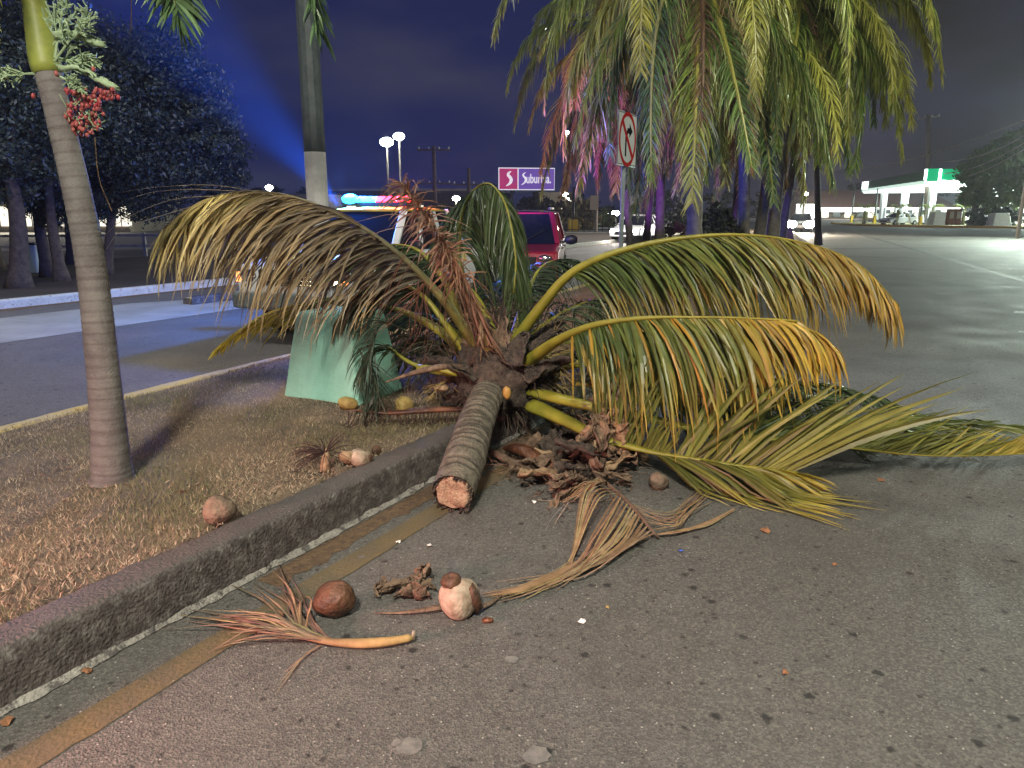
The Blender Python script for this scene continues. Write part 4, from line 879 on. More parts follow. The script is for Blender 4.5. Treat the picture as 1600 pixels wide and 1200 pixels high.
# ------------------------------------------------------------------ standing palm at left
fp = at(175, 765, 3.95); fp.z = .2
sp = thing('palm_tree', fp, 'standing palm on the left with ringed grey trunk and red fruit', 'palm tree')
cl = [V((fp.x, fp.y, .16)), at(175, 745, 3.95), at(167, 640, 3.95), at(155, 520, 3.97), at(140, 400, 4.0), at(118, 290, 4.0), at(92, 180, 4.02), at(74, 110, 4.05)]
wd = [(760, 68), (745, 60), (690, 53), (600, 48), (480, 45), (330, 41), (230, 39), (110, 38)]
pts = catmull(cl, 200); g = G(); n = 26; vs = []; rad_at = lambda py: np.interp(py, [w_[0] for w_ in reversed(wd)], [w_[1] for w_ in reversed(wd)])
def topx(p):
    d = p - V((0, 0, H)); f = V((0, math.cos(P), -math.sin(P))); up = V((0, math.sin(P), math.cos(P))); return 800 + F * d.x / d.dot(f), 600 - F * d.dot(up) / d.dot(f), d.dot(f)
ref = V((1, 0, 0)); Ls = 0
for i, p in enumerate(pts):
    t = (pts[min(i + 1, 200)] - pts[max(i - 1, 0)]).normalized(); ref = (ref - t * ref.dot(t)).normalized(); b = t.cross(ref); px, py, dd = topx(p); r0 = rad_at(py) / F * dd / 2
    if i: Ls += (p - pts[i - 1]).length
    if Ls < .10: r0 *= 1 + .12 * (1 - Ls / .1)
    ring = .5 + .5 * math.sin(Ls * 2 * PI / .032 + .8 * math.sin(Ls * 3))
    for j in range(n):
        a = 2 * PI * j / n; vs.append(p + (ref * math.cos(a) + b * math.sin(a)) * (r0 * (1 + .030 * ring ** 3 + .02 * mnoise.noise(V((math.cos(a) * 2, math.sin(a) * 2, Ls * 9))) + (.08 * mnoise.noise(V((math.cos(a) * 4, math.sin(a) * 4, 1))) if Ls < .15 else 0))))
g.add(vs, [(i * n + j, i * n + (j + 1) % n, (i + 1) * n + (j + 1) % n, (i + 1) * n + j) for i in range(200) for j in range(n)])
g.c = [((.78, .74, .74) if abs(math.sin(i // 26 * .61)) > .93 else (1, 1, 1)) for i in range(len(g.v))]
g.build('trunk', mat('ringed_palm_bark', (.180, .165, .155), .8, (.115, .10, .098), 7, .3, 90, attr=True), sp, smooth=True, world=True)
g = G(); cs = [at(75, 116, 4.05), at(68, 85, 4.06), at(60, 40, 4.08), at(50, -20, 4.1), at(35, -120, 4.15), at(28, -200, 4.2)]
g.tube(catmull(cs, 20), [.070, .073, .073, .070, .067, .064, .060, .057, .055, .053, .05, .05, .05, .048, .046, .044, .042, .04, .038, .035, .03], 16); g.build('crownshaft', M['shaft'], sp, smooth=True, world=True)
crn = at(35, -130, 4.15)
FG = ((0, (.10, .16, .06)), (1, (.10, .17, .07)))
def sfr(ctrl, **k): return fr(sp, ctrl, **{**dict(r0=.02, t0=.2, n=60, L=.42, w=.028, sweep=45, lift=5, grav=2.2, rcol=((0, (.25, .28, .07)), (1, (.15, .2, .06))), stops=FG), **k})
sfr([crn, at(120, -260, 4.1), at(200, -200, 4.0), at(250, -90, 3.9), at(272, 0, 3.85), at(280, 35, 3.85)], grav=2, n=170, w=.022, sweep=72, L=.55)
sfr([crn, at(180, -330, 4.3), at(340, -340, 4.5), at(420, -230, 4.6), at(462, -90, 4.6), at(488, -10, 4.6), at(496, 45, 4.6)], grav=1.6, L=.72, w=.022, t0=.3, n=170, sweep=80)
sfr([crn, at(20, -300, 4.5), at(-120, -200, 4.7), at(-160, -60, 4.8)])
sfr([crn, at(-60, -250, 3.6), at(-160, -150, 3.4), at(-200, 0, 3.3)])
sfr([crn, at(60, -280, 4.9), at(100, -150, 5.6), at(110, -30, 5.9)], stops=((0, (.05, .08, .04)), (1, (.05, .08, .04))))
sfr([crn, at(-10, -150, 4.3), at(-40, -40, 4.4), at(-30, 60, 4.4), at(-20, 110, 4.4)], stops=((0, (.20, .22, .06)), (1, (.28, .28, .08))), L=.3)
# pale green inflorescences
def infl(c, d, ln, name='flower_branch', mt='palegreen', kids=7, seed=0, r=.007, back=1):
    random.seed(seed); g = G(); c = V(c); d = V(d).normalized(); st = [c + d * ln * i / 8 + V((0, 0, -.02 * (i / 8) ** 2)) for i in range(9)]; g.tube(st, [r * (1 - i / 11) for i in range(9)], 6)
    for k in range(kids * 2):
        b = st[2 + int(6 * k / (kids * 2))]; sd = 1 if k % 2 else -1; q = b.copy(); dd = (d + V((sd * .55 * abs(d.z) + random.gauss(0, .15), random.gauss(0, .35), -sd * .55 * d.x + random.gauss(0, .15)))).normalized(); pp = [q.copy()]; L_ = ln * .42 * (1.1 - k / (kids * 2.4))
        for j in range(4): q = q + dd * L_ / 4; dd = (dd + d * .15).normalized(); pp.append(q.copy())
        g.tube(pp, [.0045, .004, .004, .0035, .003], 5)
        for j in range(9):
            b2 = pp[1 + j % 4].lerp(pp[max(0, j % 4)], random.random()); e = b2 + (dd + V((random.gauss(0, .8), random.gauss(0, .8), random.gauss(0, .8)))).normalized() * .035; g.tube([b2, e], [.0035, .003], 4)
    o = g.build(name, M[mt], sp, world=True); return o
infl(at(88, 92, 3.95), at(150, 5, 3.9) - at(88, 92, 3.95), .32, seed=1); infl(at(86, 90, 3.97), at(100, -10, 3.98) - at(86, 90, 3.97), .33, seed=2); infl(at(90, 118, 3.95), at(140, 140, 3.9) - at(90, 118, 3.95), .16, seed=3, kids=5)
infl(at(55, 115, 4.0), at(10, 115, 4.0) - at(55, 115, 4.0), .2, seed=4, kids=6); infl(at(85, 95, 4.0), at(150, 90, 3.95) - at(85, 95, 4.0), .24, seed=5, kids=6)
sheath(at(95, 105, 3.98), at(185, 125, 3.95), .035, .30, .02, M['palegreen'], 'spathe', par=sp); sheath(at(95, 60, 4.0), at(150, 60, 3.98), .06, .22, .03, M['palegreen'], 'spathe', par=sp)
g = G(); random.seed(8)
for (cx, cy, rx, ry, n_) in ((132, 178, 30, 34, 150), (165, 148, 20, 12, 40), (122, 200, 10, 14, 26), (120, 140, 18, 10, 26)):
    for k in range(n_):
        a, r_ = random.uniform(0, 6.28), random.random() ** .5; g.ball(at(cx + rx * r_ * math.cos(a), cy + ry * r_ * math.sin(a), 3.95 + random.uniform(-.07, .07)), random.uniform(.007, .011), 7, (1, 1, 1.25))
for (cx, cy) in ((88, 115), (52, 150), (146, 108), (185, 152)): g.ball(at(cx, cy, 3.93), .011, 8, (1, 1, 1.3))
lo = g.build('red_fruit', M['berry'], sp, smooth=True, world=True); lo['kind'] = 'stuff'
g = G()
for k in range(60):
    a, r_ = random.uniform(0, 6.28), random.random() ** .5; p = at(130 + 28 * r_ * math.cos(a), 178 + 32 * r_ * math.sin(a), 3.92); g.tube([p, p + V((random.gauss(0, .02), random.gauss(0, .02), random.gauss(0, .03)))], .0025, 4)
lo = g.build('fruit_stalks', M['palegreen'], sp, world=True); lo['kind'] = 'stuff'
# thin dry aerial strands hanging near the trees
for a, b, c in (((205, 0), (205, 30), (203, 55)), ((148, 215), (155, 280), (175, 330))):
    g = G(); g.tube(catmull([at(*a, 6), at(*b, 6), at(*c, 6)], 8), .004, 4); tag(g.build('hanging_strand', M['husklight']), 'thin dry strand hanging at the %s' % ('top beside the palm fruit' if a[1] == 0 else 'right of the palm trunk'), 'vine')

# ------------------------------------------------------------------ banded pole on the median
pb = V(((505 - 800) / F * 8.0, 8.0, .2)); bp = thing('lamp_post', pb, 'tall street lamp post painted black above and white below', 'street lamp')
zb = at(505, 238, 8.0).z
g = G(); g.tube([V((0, 0, -.05)), V((0, 0, zb - .2))], [.118, .112], 12); g.build('white_band', M['pole_white'], bp, smooth=False)
g = G(); g.tube([V((0, 0, zb - .2)), V((0, 0, 5)), V((0, 0, 9.1))], [.112, .100, .075], 12); g.build('pole', M['pole_dark'], bp)
g = G(); g.box((0, 0, -.02), (.4, .4, .06)); g.build('base_plate', M['galv'], bp)
for s_ in (-1, 1):
    g = G(); g.tube(catmull([V((0, 0, 9.0)), V((s_ * .6, 0, 9.3)), V((s_ * 1.3, 0, 9.35))], 8), .035, 8); a_ = g.build('arm', M['pole_dark'], bp, smooth=True)
    g = G(); g.box((s_ * 1.55, 0, 9.33), (.6, .26, .1), taper=.8); g.build('lamp_head', M['galv'], bp)
    g = G(); g.box((s_ * 1.55, 0, 9.272), (.4, .18, .012)); g.build('lamp_lens', M['e_lamp'], bp)
bp2 = copy_tree(bp); bp2.location = (-2.6, -5.2, .2); bp2['label'] = 'tall street lamp post behind the camera on the median'

# ------------------------------------------------------------------ no-right-turn sign
sx = (972 - 800) / F * 11.5 * math.cos(P); sg = thing('road_sign', (sx, 11.5, .2), 'white no right turn sign with red ring on a grey post', 'road sign')
Y0 = 11.5; zt = at(972, 176, Y0).z - .2; zbm = at(972, 260, Y0).z - .2; al = R(63); rt = V((math.cos(al), math.sin(al), 0)); nm = V((math.sin(al), -math.cos(al), 0)); cz = (zt + zbm) / 2; hw = .43; hh = (zt - zbm) / 2
g = G(); g.bar(V((0, 0, -.05)), V((0, 0, zt - .1)), .075, .055); g.build('post', M['galv'], sg, bevel=.004)
def P2(x, y, off): return rt * x + V((0, 0, cz + y)) + nm * (.04 + off)
g = G(); g.poly([P2(x * hw, y * hh, 0) for x, y in ((-1, -1), (1, -1), (1, 1), (-1, 1))], .004, nm); pl = g.build('plate', M['galv'], sg)
def flat(name, polys, m_, off, par):
    g = G()
    for p_ in polys: g.poly([P2(x, y, off) for x, y in p_], .001, nm)
    return g.build(name, m_, par)
flat('white_face', [[(-hw + .012, -hh + .012), (hw - .012, -hh + .012), (hw - .012, hh - .012), (-hw + .012, hh - .012)]], M['signwhite'], .006, pl)
bw = .008; e = .03; ring_ = lambda r0, r1, a0=0, a1=360, n=48: [[(r0 * math.cos(R(t)), r0 * math.sin(R(t))), (r1 * math.cos(R(t)), r1 * math.sin(R(t))), (r1 * math.cos(R(t2)), r1 * math.sin(R(t2))), (r0 * math.cos(R(t2)), r0 * math.sin(R(t2)))] for t, t2 in ((a0 + (a1 - a0) * i / n, a0 + (a1 - a0) * (i + 1) / n) for i in range(n))]
flat('border_line', [[(-hw + .018, s_ * (hh - .018)), (hw - .018, s_ * (hh - .018)), (hw - .018, s_ * (hh - .026)), (-hw + .018, s_ * (hh - .026))] for s_ in (-1, 1)] + [[(s_ * (hw - .018), -hh + .018), (s_ * (hw - .026), -hh + .018), (s_ * (hw - .026), hh - .018), (s_ * (hw - .018), hh - .018)] for s_ in (-1, 1)], M['signblack'], .0075, pl)
flat('turn_arrow', [[(-.10, -.24), (-.04, -.24), (-.04, .03), (-.10, .03)], [(-.10, .03), (-.04, .03), (.04, .10), (.04, .165), (0, .165)], [(.04, .085), (.10, .085), (.10, .165), (.04, .165)], [(.08, .03), (.22, .125), (.08, .23)]], M['signblack'], .0078, pl)
dd = .6427; w_ = .028; flat('slash', [[(-.26 - w_, .26 - w_), (-.26 + w_, .26 + w_), (.26 + w_, -.26 + w_), (.26 - w_, -.26 - w_)]], M['signred'], .0092, pl)
flat('red_ring', ring_(.325, .385), M['signred'], .0106, pl)

# ------------------------------------------------------------------ vehicles
def wheel(root, x, y, r=.36, w_=.24):
    s_ = 1 if y > 0 else -1; ax = V((0, s_, 0)); g = G(); g.lathe((x, y - s_ * w_ / 2, r), [(r * .62, 0), (r * .93, 0), (r, .03), (r, w_ - .03), (r * .93, w_), (r * .62, w_)], 24, axis=ax); t_ = g.build('tyre', M['rubber'], root, smooth=True)
    g = G(); g.lathe((x, y - s_ * w_ / 2, r), [(r * .2, w_ * .7), (r * .55, w_ * .8), (r * .62, w_ * .95)], 20, axis=ax)
    for k in range(6): a = k * PI / 3; g.bar(V((x, y + s_ * .10, r)), V((x + math.cos(a) * r * .58, y + s_ * .10, r + math.sin(a) * r * .58)), .03, .05)
    g.build('rim', M['rim'], root)
def body_shell(root, prof, hw, mt, name='body', tuck=.06, bev=.05):
    """side profile (x,z) lofted across y with narrowed edges"""
    g = G(); ys = [-hw, -hw + tuck, hw - tuck, hw]; n = len(prof); cx = sum(p[0] for p in prof) / n; cz_ = sum(p[1] for p in prof) / n; vs = []
    for y in ys:
        k = .97 if abs(y) == hw else 1
        vs += [(cx + (x - cx) * k, y, cz_ + (z - cz_) * k) for x, z in prof]
    fs = [(i * n + j, (i + 1) * n + j, (i + 1) * n + (j + 1) % n, i * n + (j + 1) % n) for i in range(3) for j in range(n)] + [tuple(range(n)), tuple(3 * n + i for i in reversed(range(n)))]
    g.add(vs, fs); return g.build(name, mt, root, bevel=bev)
def greenhouse(root, x0, x1, x2, x3, z0, z1, w0, w1, paint, roofm, rack=False):
    """x0 windscreen base, x1 windscreen top, x2 rear top, x3 rear base"""
    c = lambda x, y, z: V((x, y, z)); g = G(); i_ = .02
    B = [c(x0, -w0, z0), c(x0, w0, z0), c(x3, w0, z0), c(x3, -w0, z0)]; T = [c(x1, -w1, z1), c(x1, w1, z1), c(x2, w1, z1), c(x2, -w1, z1)]
    g.add(B + T, [(0, 1, 5, 4), (1, 2, 6, 5), (2, 3, 7, 6), (3, 0, 4, 7)]); g.build('window_glass', M['glass'], root)
    for k in range(4):
        g = G(); g.bar(B[k], T[k], .10, .06); g.build('pillar', paint, root, bevel=.012)
    for s_ in (-1, 1):
        for f_ in (.36, .68):
            a = V((x0 + (x3 - x0) * f_, s_ * w0 * 1.004, z0)); b = V((x1 + (x2 - x1) * f_, s_ * w1 * 1.004, z1)); g = G(); g.bar(a, b, .07, .03, up=V((0, 1, 0))); g.build('pillar', paint, root)
    g = G(); n_ = 7; vs = []
    for i in range(n_):
        for j in range(n_):
            u, v_ = i / (n_ - 1) * 2 - 1, j / (n_ - 1) * 2 - 1; vs.append(((x1 + x2) / 2 + u * ((x1 - x2) / 2 + .03), v_ * (w1 + .03), z1 + .055 * (1 - .8 * u ** 4) * (1 - .8 * v_ ** 4)))
    vs2 = [(a, b, z1 - .02) for a, b, _ in vs]
    m_ = n_ * n_; g.add(vs + vs2, [(i * n_ + j, (i + 1) * n_ + j, (i + 1) * n_ + j + 1, i * n_ + j + 1) for i in range(n_ - 1) for j in range(n_ - 1)])
    edge = [i * n_ for i in range(n_)] + [(n_ - 1) * n_ + j for j in range(1, n_)] + [i * n_ + n_ - 1 for i in range(n_ - 2, -1, -1)] + [j for j in range(n_ - 2, 0, -1)]
    g.add([], []); g.f += [(a, b, b + m_, a + m_) for a, b in zip(edge, edge[1:] + edge[:1])]; g.m += [0] * len(edge)
    g.build('roof', roofm, root, smooth=True)
def mirror(root, x, y, z, sc=1.0):
    s_ = 1 if y > 0 else -1; g = G(); g.bar(V((x, y - s_ * .1, z - .03)), V((x, y + s_ * .1, z)), .05, .05); m_ = g.build('mirror_arm', M['black'], root)
    g = G(); g.ball((x, y + s_ * .18 * sc, z + .03), .1 * sc, 14, (.55, 1.25, .85), 0, .05); g.build('mirror', M['black'], root, smooth=True)

def pickup():
    c = V((-2.85, 9.6, 0)); rz = R(-90 - 22); t = thing('pickup_truck', c, 'white and yellow emergency pickup with blue and red light bar', 'pickup truck', rz)
    body_shell(t, [(0, .42), (.02, .75), (-.06, 1.0), (-1.2, 1.12), (-3.45, 1.14), (-3.5, 1.08), (-5.1, 1.08), (-5.15, .45), (-4.6, .42), (-4.5, .75), (-3.9, .78), (-3.7, .40), (-1.3, .38), (-1.15, .75), (-.6, .75), (-.45, .42)], .88, M['carwhite'])
    greenhouse(t, -1.25, -1.85, -3.15, -3.45, 1.13, 1.70, .80, .64, M['carwhite'], M['yellow'])
    for s_ in (-1, 1):
        g = G(); g.box((-2.35, s_ * .886, .98), (2.1, .012, .2)); g.build('door_stripe', M['yellow'], t)
        g = G(); g.box((-2.3, s_ * .886, .70), (1.0, .01, .12)); g.build('door_band', mat('blue_band', (.03, .08, .4), .4), t)
        g = G(); g.box((-2.0, s_ * .9, 1.03), (.14, .03, .03)); g.build('door_handle', M['black'], t)
        mirror(t, -1.45, s_ * .86, 1.18); wheel(t, -.87, s_ * .80); wheel(t, -4.2, s_ * .80)
        g = G(); g.ball((.0, s_ * .66, .86), .12, 14, (.35, 1.1, .75)); g.build('headlight', M['chrome'] if s_ < 0 else M['e_head2'], t, smooth=True)
        g = G(); g.box((-.03, s_ * .82, .84), (.08, .08, .13)); g.build('turn_lamp', M['e_amber'], t, bevel=.01)
        g = G(); g.box((.04, s_ * .55, .52), (.02, .5, .1)); g.build('reflective_patch', M['yellow'], t)
    g = G(); g.box((.03, 0, .85), (.03, .9, .2)); gr = g.build('grille', M['black'], t)
    for k in range(4): g = G(); g.box((.05, 0, .77 + .05 * k), (.012, .86, .012)); g.build('grille_bar', M['chrome'], gr)
    g = G(); g.box((.07, 0, .55), (.14, 1.7, .22)); g.build('bumper', M['galv'], t, bevel=.04)
    g = G(); g.box((-.65, 0, 1.085), (.5, 1.3, .012)); hs_ = g.build('hood_stripe', M['yellow'], t); hs_.rotation_euler = (0, R(5), 0); hs_.location.z = -.045; hs_.location.x = 0
    g = G(); g.box((-5.18, 0, .5), (.12, 1.6, .18)); g.build('bumper', M['chrome'], t, bevel=.03)
    g = G(); g.box((.10, 0, .6), (.01, .4, .11)); g.build('licence_plate', M['signwhite'], t)
    for s_ in (-1, 1):
        g = G(); g.box((-5.15, s_ * .8, .85), (.04, .12, .3)); g.build('tail_light', M['signred'], t)
    lb = G(); lb.box((-2.2, 0, 1.785), (.28, 1.15, .05)); lbo = lb.build('light_bar', M['black'], t)
    for (y0, y1, m_) in ((-.575, -.33, 'e_blue'), (-.32, -.03, 'e_cyan'), (0.0, .35, 'e_red'), (.36, .575, 'e_red')):
        g = G(); g.box((-2.2, (y0 + y1) / 2, 1.855), (.22, y1 - y0, .09), taper=.85); g.build('beacon', M[m_], lbo, bevel=.015)
    g = G(); g.ball((-2.08, -.42, 1.86), .075, 16, (1, 2.0, 1)); g.build('glare_ball', em('beacon_glare', (.02, .38, 1), 9), lbo, smooth=True)  # glowing ball added in place of the beacon's glare
    return t, c, rz
pk, pkc, pkr = pickup()
mw = Matrix.Translation(pkc) @ Matrix.Rotation(pkr, 4, 'Z'); LB = mw @ V((-2.1, -.45, 1.98))
point('blue_beacon_light', mw @ V((-2.05, -.45, 2.02)), 1700, (.03, .20, 1), .10)
for c_, e_, px_ in (((1, .05, .38), 4200, 925), ((.12, .10, 1), 8000, 1010)):
    l = bpy.data.lights.new('beacon_sweep', 'SPOT'); l.energy = e_; l.color = c_; l.spot_size = R(36); l.spot_blend = 1; l.shadow_soft_size = .1
    bo = bpy.data.objects.new('beacon_sweep', l); C.objects.link(bo); bo.location = mw @ V((-2.3, 0, 2.1)); bo.rotation_euler = (at(px_, 228, 21) - bo.location).to_track_quat('-Z', 'Y').to_euler()
for s_ in (-.66, .66): point('headlamp_glow', mw @ V((1.5, s_, .60)), 8, (1, .78, .45), .1)
point('red_beacon_light', mw @ V((-2.2, .45, 2.05)), 220, (1, .04, .12), .10)

def suv(c, rz, paint, label, name='suv_car'):
    t = thing(name, c, label, 'car', rz)
    body_shell(t, [(0, .40), (.03, .72), (-.10, .93), (-1.05, 1.03), (-4.25, 1.05), (-4.4, .85), (-4.4, .45), (-4.0, .40), (-3.9, .74), (-3.25, .74), (-3.1, .34), (-1.3, .34), (-1.15, .74), (-.5, .74), (-.4, .40)], .89, paint)
    greenhouse(t, -1.1, -1.75, -3.95, -4.3, 1.04, 1.64, .82, .66, paint, paint)
    for s_ in (-1, 1):
        g = G(); g.bar(V((-2.0, s_ * .6, 1.73)), V((-3.7, s_ * .6, 1.73)), .04, .04); g.build('roof_rail', M['black'], t)
        mirror(t, -1.3, s_ * .88, 1.08, 1.15); wheel(t, -.82, s_ * .80, .35); wheel(t, -3.58, s_ * .80, .35)
        g = G(); g.ball((-.03, s_ * .64, .80), .13, 14, (.4, 1.15, .6)); g.build('headlight', M['chrome'], t, smooth=True)
        g = G(); g.box((-4.36, s_ * .76, 1.0), (.08, .14, .4)); g.build('tail_light', M['signred'], t, bevel=.01)
        for x_ in (-1.9, -2.95): g = G(); g.box((x_, s_ * .905, .92), (.16, .03, .03)); g.build('door_handle', M['black'], t)
        for x_ in (-1.3, -2.35, -3.2): g = G(); g.box((x_, s_ * .884, .72), (.008, .012, .5)); g.build('door_gap', M['black'], t)
    g = G(); g.box((.02, 0, .76), (.04, .95, .17)); g.build('grille', M['black'], t, bevel=.01)
    g = G(); g.box((.05, 0, .50), (.16, 1.7, .24)); g.build('bumper', M['black'], t, bevel=.05)
    g = G(); g.box((-4.43, 0, .5), (.12, 1.65, .22)); g.build('bumper', M['black'], t, bevel=.05)
    g = G(); g.box((-.6, 0, 1.0), (.7, .02, .012)); g.build('wiper_line', M['black'], t)
    g = G(); g.bar(V((-1.08, .1, 1.06)), V((-1.35, .55, 1.30)), .015, .015); g.build('wiper', M['black'], t)
    return t
suv(V((-.02, 14.2, 0)), R(-90 - 6), M['redpaint'], 'red sport utility car with black mirrors behind the arched frond')

def sedan(c, rz, paint, label, group=None, lit=True, name='parked_car', em_='e_head'):
    t = thing(name, c, label, 'car', rz, group)
    body_shell(t, [(0, .32), (.02, .60), (-.2, .74), (-1.2, .90), (-3.6, .95), (-4.4, .92), (-4.45, .40), (-3.9, .30), (-1.0, .28), (-.4, .28)], .86, paint, tuck=.08)
    greenhouse(t, -1.15, -1.95, -3.2, -3.9, .92, 1.40, .74, .56, paint, paint)
    for s_ in (-1, 1):
        mirror(t, -1.4, s_ * .84, .98); wheel(t, -.8, s_ * .78, .31, .2); wheel(t, -3.6, s_ * .78, .31, .2)
        g = G(); g.ball((.0, s_ * .62, .62), .12, 12, (.5, 1.1, .75)); g.build('headlight', M[em_] if lit else M['chrome'], t, smooth=True)
        g = G(); g.box((-4.43, s_ * .68, .78), (.06, .3, .14)); g.build('tail_light', M['signred'], t)
    g = G(); g.box((.03, 0, .5), (.03, 1.0, .16)); g.build('grille', M['black'], t)
    return t
def front(c, px): return math.atan2(-c.y, -c.x)
c = gp(975, 374, 0); c = V(((976 - 800) / F * 40 * .974, 40, 0)); t = sedan(c, R(-118), M['carwhite'], 'white oncoming car left of the sign post with headlights on', name='oncoming_car')
c2 = V(((1018 - 800) / F * 42 * .974, 42, 0)); sedan(c2, R(-100), M['black'], 'dark oncoming car behind the thin palms with headlights on', name='oncoming_car')
c3 = V(((1252 - 800) / F * 58 * .974, 58, 0)); sedan(c3, R(-112), M['black'], 'car with dazzling headlights at the far end of the median', name='oncoming_car')
M['e_dazzle'] = em('headlamp_dazzle', (1, .93, .78), 220)
for ch in bpy.data.objects:
    if ch.name.startswith('headlight') and ch.parent and (ch.parent.location - c3).length < .01: ch.data = ch.data.copy(); ch.data.materials[0] = M['e_dazzle']; ch.data.transform(Matrix.Translation(V((0, .62 if ch.data.vertices[0].co.y > 0 else -.62, .62))) @ Matrix.Scale(3.0, 4) @ Matrix.Translation(V((0, -.62 if ch.data.vertices[0].co.y > 0 else .62, -.62))))  # lenses enlarged, the headlight glare is put into their shape
point('headlight_beam', (c3.x - 2.2, c3.y - 5.5, 1.3), 4500, (1, .86, .66), .35); point('headlight_beam', (c.x - .3, c.y - 1.0, .8), 160, (1, .95, .9), .15); point('headlight_beam', (c2.x, c2.y - 1, .8), 160, (1, .9, 1), .15)

# ------------------------------------------------------------------ standing coconut palms on the median
def variant(seed, elev, droop, L=4.9, dead=False):
    random.seed(seed); pts = [V((0, 0, 0))]; d = V((math.cos(R(elev)), random.uniform(-.1, .1), math.sin(R(elev)))).normalized(); n = 16; p = V((0, 0, 0))
    for i in range(n): p = p + d * L / n; d = (d + V((0, 0, -droop * L / n * (.5 + i / n)))).normalized(); pts.append(p.copy())
    g = G(); pd = catmull(pts, 24)
    g.tube(pd, [.05 * (1 - i / 24) ** .8 + .008 for i in range(25)], 5, flat=.6, cols=[(.30, .28, .06) if not dead else (.22, .13, .08)] * 25)
    st = ((0, (.20, .12, .07)), (1, (.26, .16, .08))) if dead else random.choice([((0, (.11, .17, .035)), (.6, (.17, .22, .04)), (1, (.26, .25, .06))), ((0, (.07, .12, .03)), (1, (.11, .17, .04))), ((0, (.20, .22, .04)), (1, (.32, .30, .06)))])
    leaflets(g, pd, .14, 1, 125, 1.0 if not dead else .7, .030, sweep=48, lift=-5, grav=2.0 if not dead else 3.0, stops=st, K=4, jit=.14 if not dead else .35, drop=.04 if not dead else .25, tipw=.4, tip=(.27, .25, .08))
    o = g.build('frond', M['leaf_far']); me = o.data; bpy.data.objects.remove(o); return me
VAR = [variant(31, 62, .66), variant(32, 40, .66), variant(33, 20, .7), variant(34, 0, .62), variant(35, -25, .5), variant(36, -50, .4, 4.4), variant(37, 30, .95), variant(38, -8, 1.0), variant(39, -62, .3, 4.2), variant(30, -40, .5, 4.8)]
VD = [variant(41, -50, .6, 4.2, True), variant(42, -68, .4, 3.8, True)]
def coco_palm(px, Y, px_top, ztop, r, label, seed, n=20, ndead=5, scale=1.0, leafside=None):
    random.seed(seed); KC = math.cos(P); b = V(((px - 800) / F * Y * KC, Y, .15)); top = V(((px_top - 800) / F * Y * .95, Y + random.uniform(-.4, .4), ztop)); t = thing('coconut_palm', b, label, 'palm tree', group='coconut palms standing on the median')
    mid = b.lerp(top, .5) + V((random.uniform(-.15, .15), 0, 0)); pts = catmull([b, mid, top], 40); g = G()
    g.tube(pts, [r * (1.25 - .35 * min(1, i / 8)) * (1 + .03 * math.sin(i * 2.1)) for i in range(41)], 14); g.build('trunk', M['palmbark'], t, smooth=True, world=True)
    lt = top - b
    for k in range(n):
        me = VAR[int((k / n) * len(VAR) * .999)]; o = bpy.data.objects.new('frond', me); C.objects.link(o); o.parent = t; o.location = lt
        a = k * 2.399 + random.uniform(-.3, .3); o.rotation_euler = (random.uniform(-.15, .15), random.uniform(-.12, .12), a); s_ = scale * random.uniform(.85, 1.12); o.scale = (s_, s_, s_)
    for k in range(ndead):
        o = bpy.data.objects.new('dead_frond', VD[k % 2]); C.objects.link(o); o.parent = t; o.location = lt; o.rotation_euler = (0, random.uniform(-.1, .1), random.uniform(0, 6.28)); o.scale = (scale,) * 3
    return t
coco_palm(1090, 15.5, 1075, 6.3, .17, 'coconut palm with the thick pale trunk nearest the camera, right of the sign', 51, 28, 9)
coco_palm(990, 23, 975, 6.5, .11, 'slender coconut palm trunk just right of the sign post', 52, 26, 9)
coco_palm(1011, 24.5, 1020, 7.5, .12, 'slender coconut palm, second trunk right of the sign post', 53, 24, 8)
coco_palm(1033, 23.5, 1050, 6.8, .15, 'coconut palm, third trunk right of the sign, dark purple-lit', 54, 24, 9)
coco_palm(1148, 26, 1140, 7.5, .12, 'pale thin coconut palm right of the dark bush', 55, 24, 8)
coco_palm(1168, 21, 1160, 6.1, .17, 'dark leaning coconut palm, first of the close cluster of trunks', 56, 26, 9)
coco_palm(1186, 21.8, 1215, 7.2, .17, 'dark coconut palm, second of the close cluster of trunks', 57, 24, 9)
coco_palm(1212, 20.5, 1236, 7.0, .16, 'right leaning coconut palm at the edge of the trunk cluster', 58, 26, 10)
coco_palm(1198, 28, 1215, 8.6, .15, 'tall coconut palm behind the cluster of trunks', 59, 24, 8)
coco_palm(1284, 34, 1255, 9.0, .15, 'farthest coconut palm reaching toward the petrol station', 60, 24, 8)
coco_palm(1222, 26, 1262, 8.0, .14, 'coconut palm whose crown droops lowest on the right', 61, 24, 10)

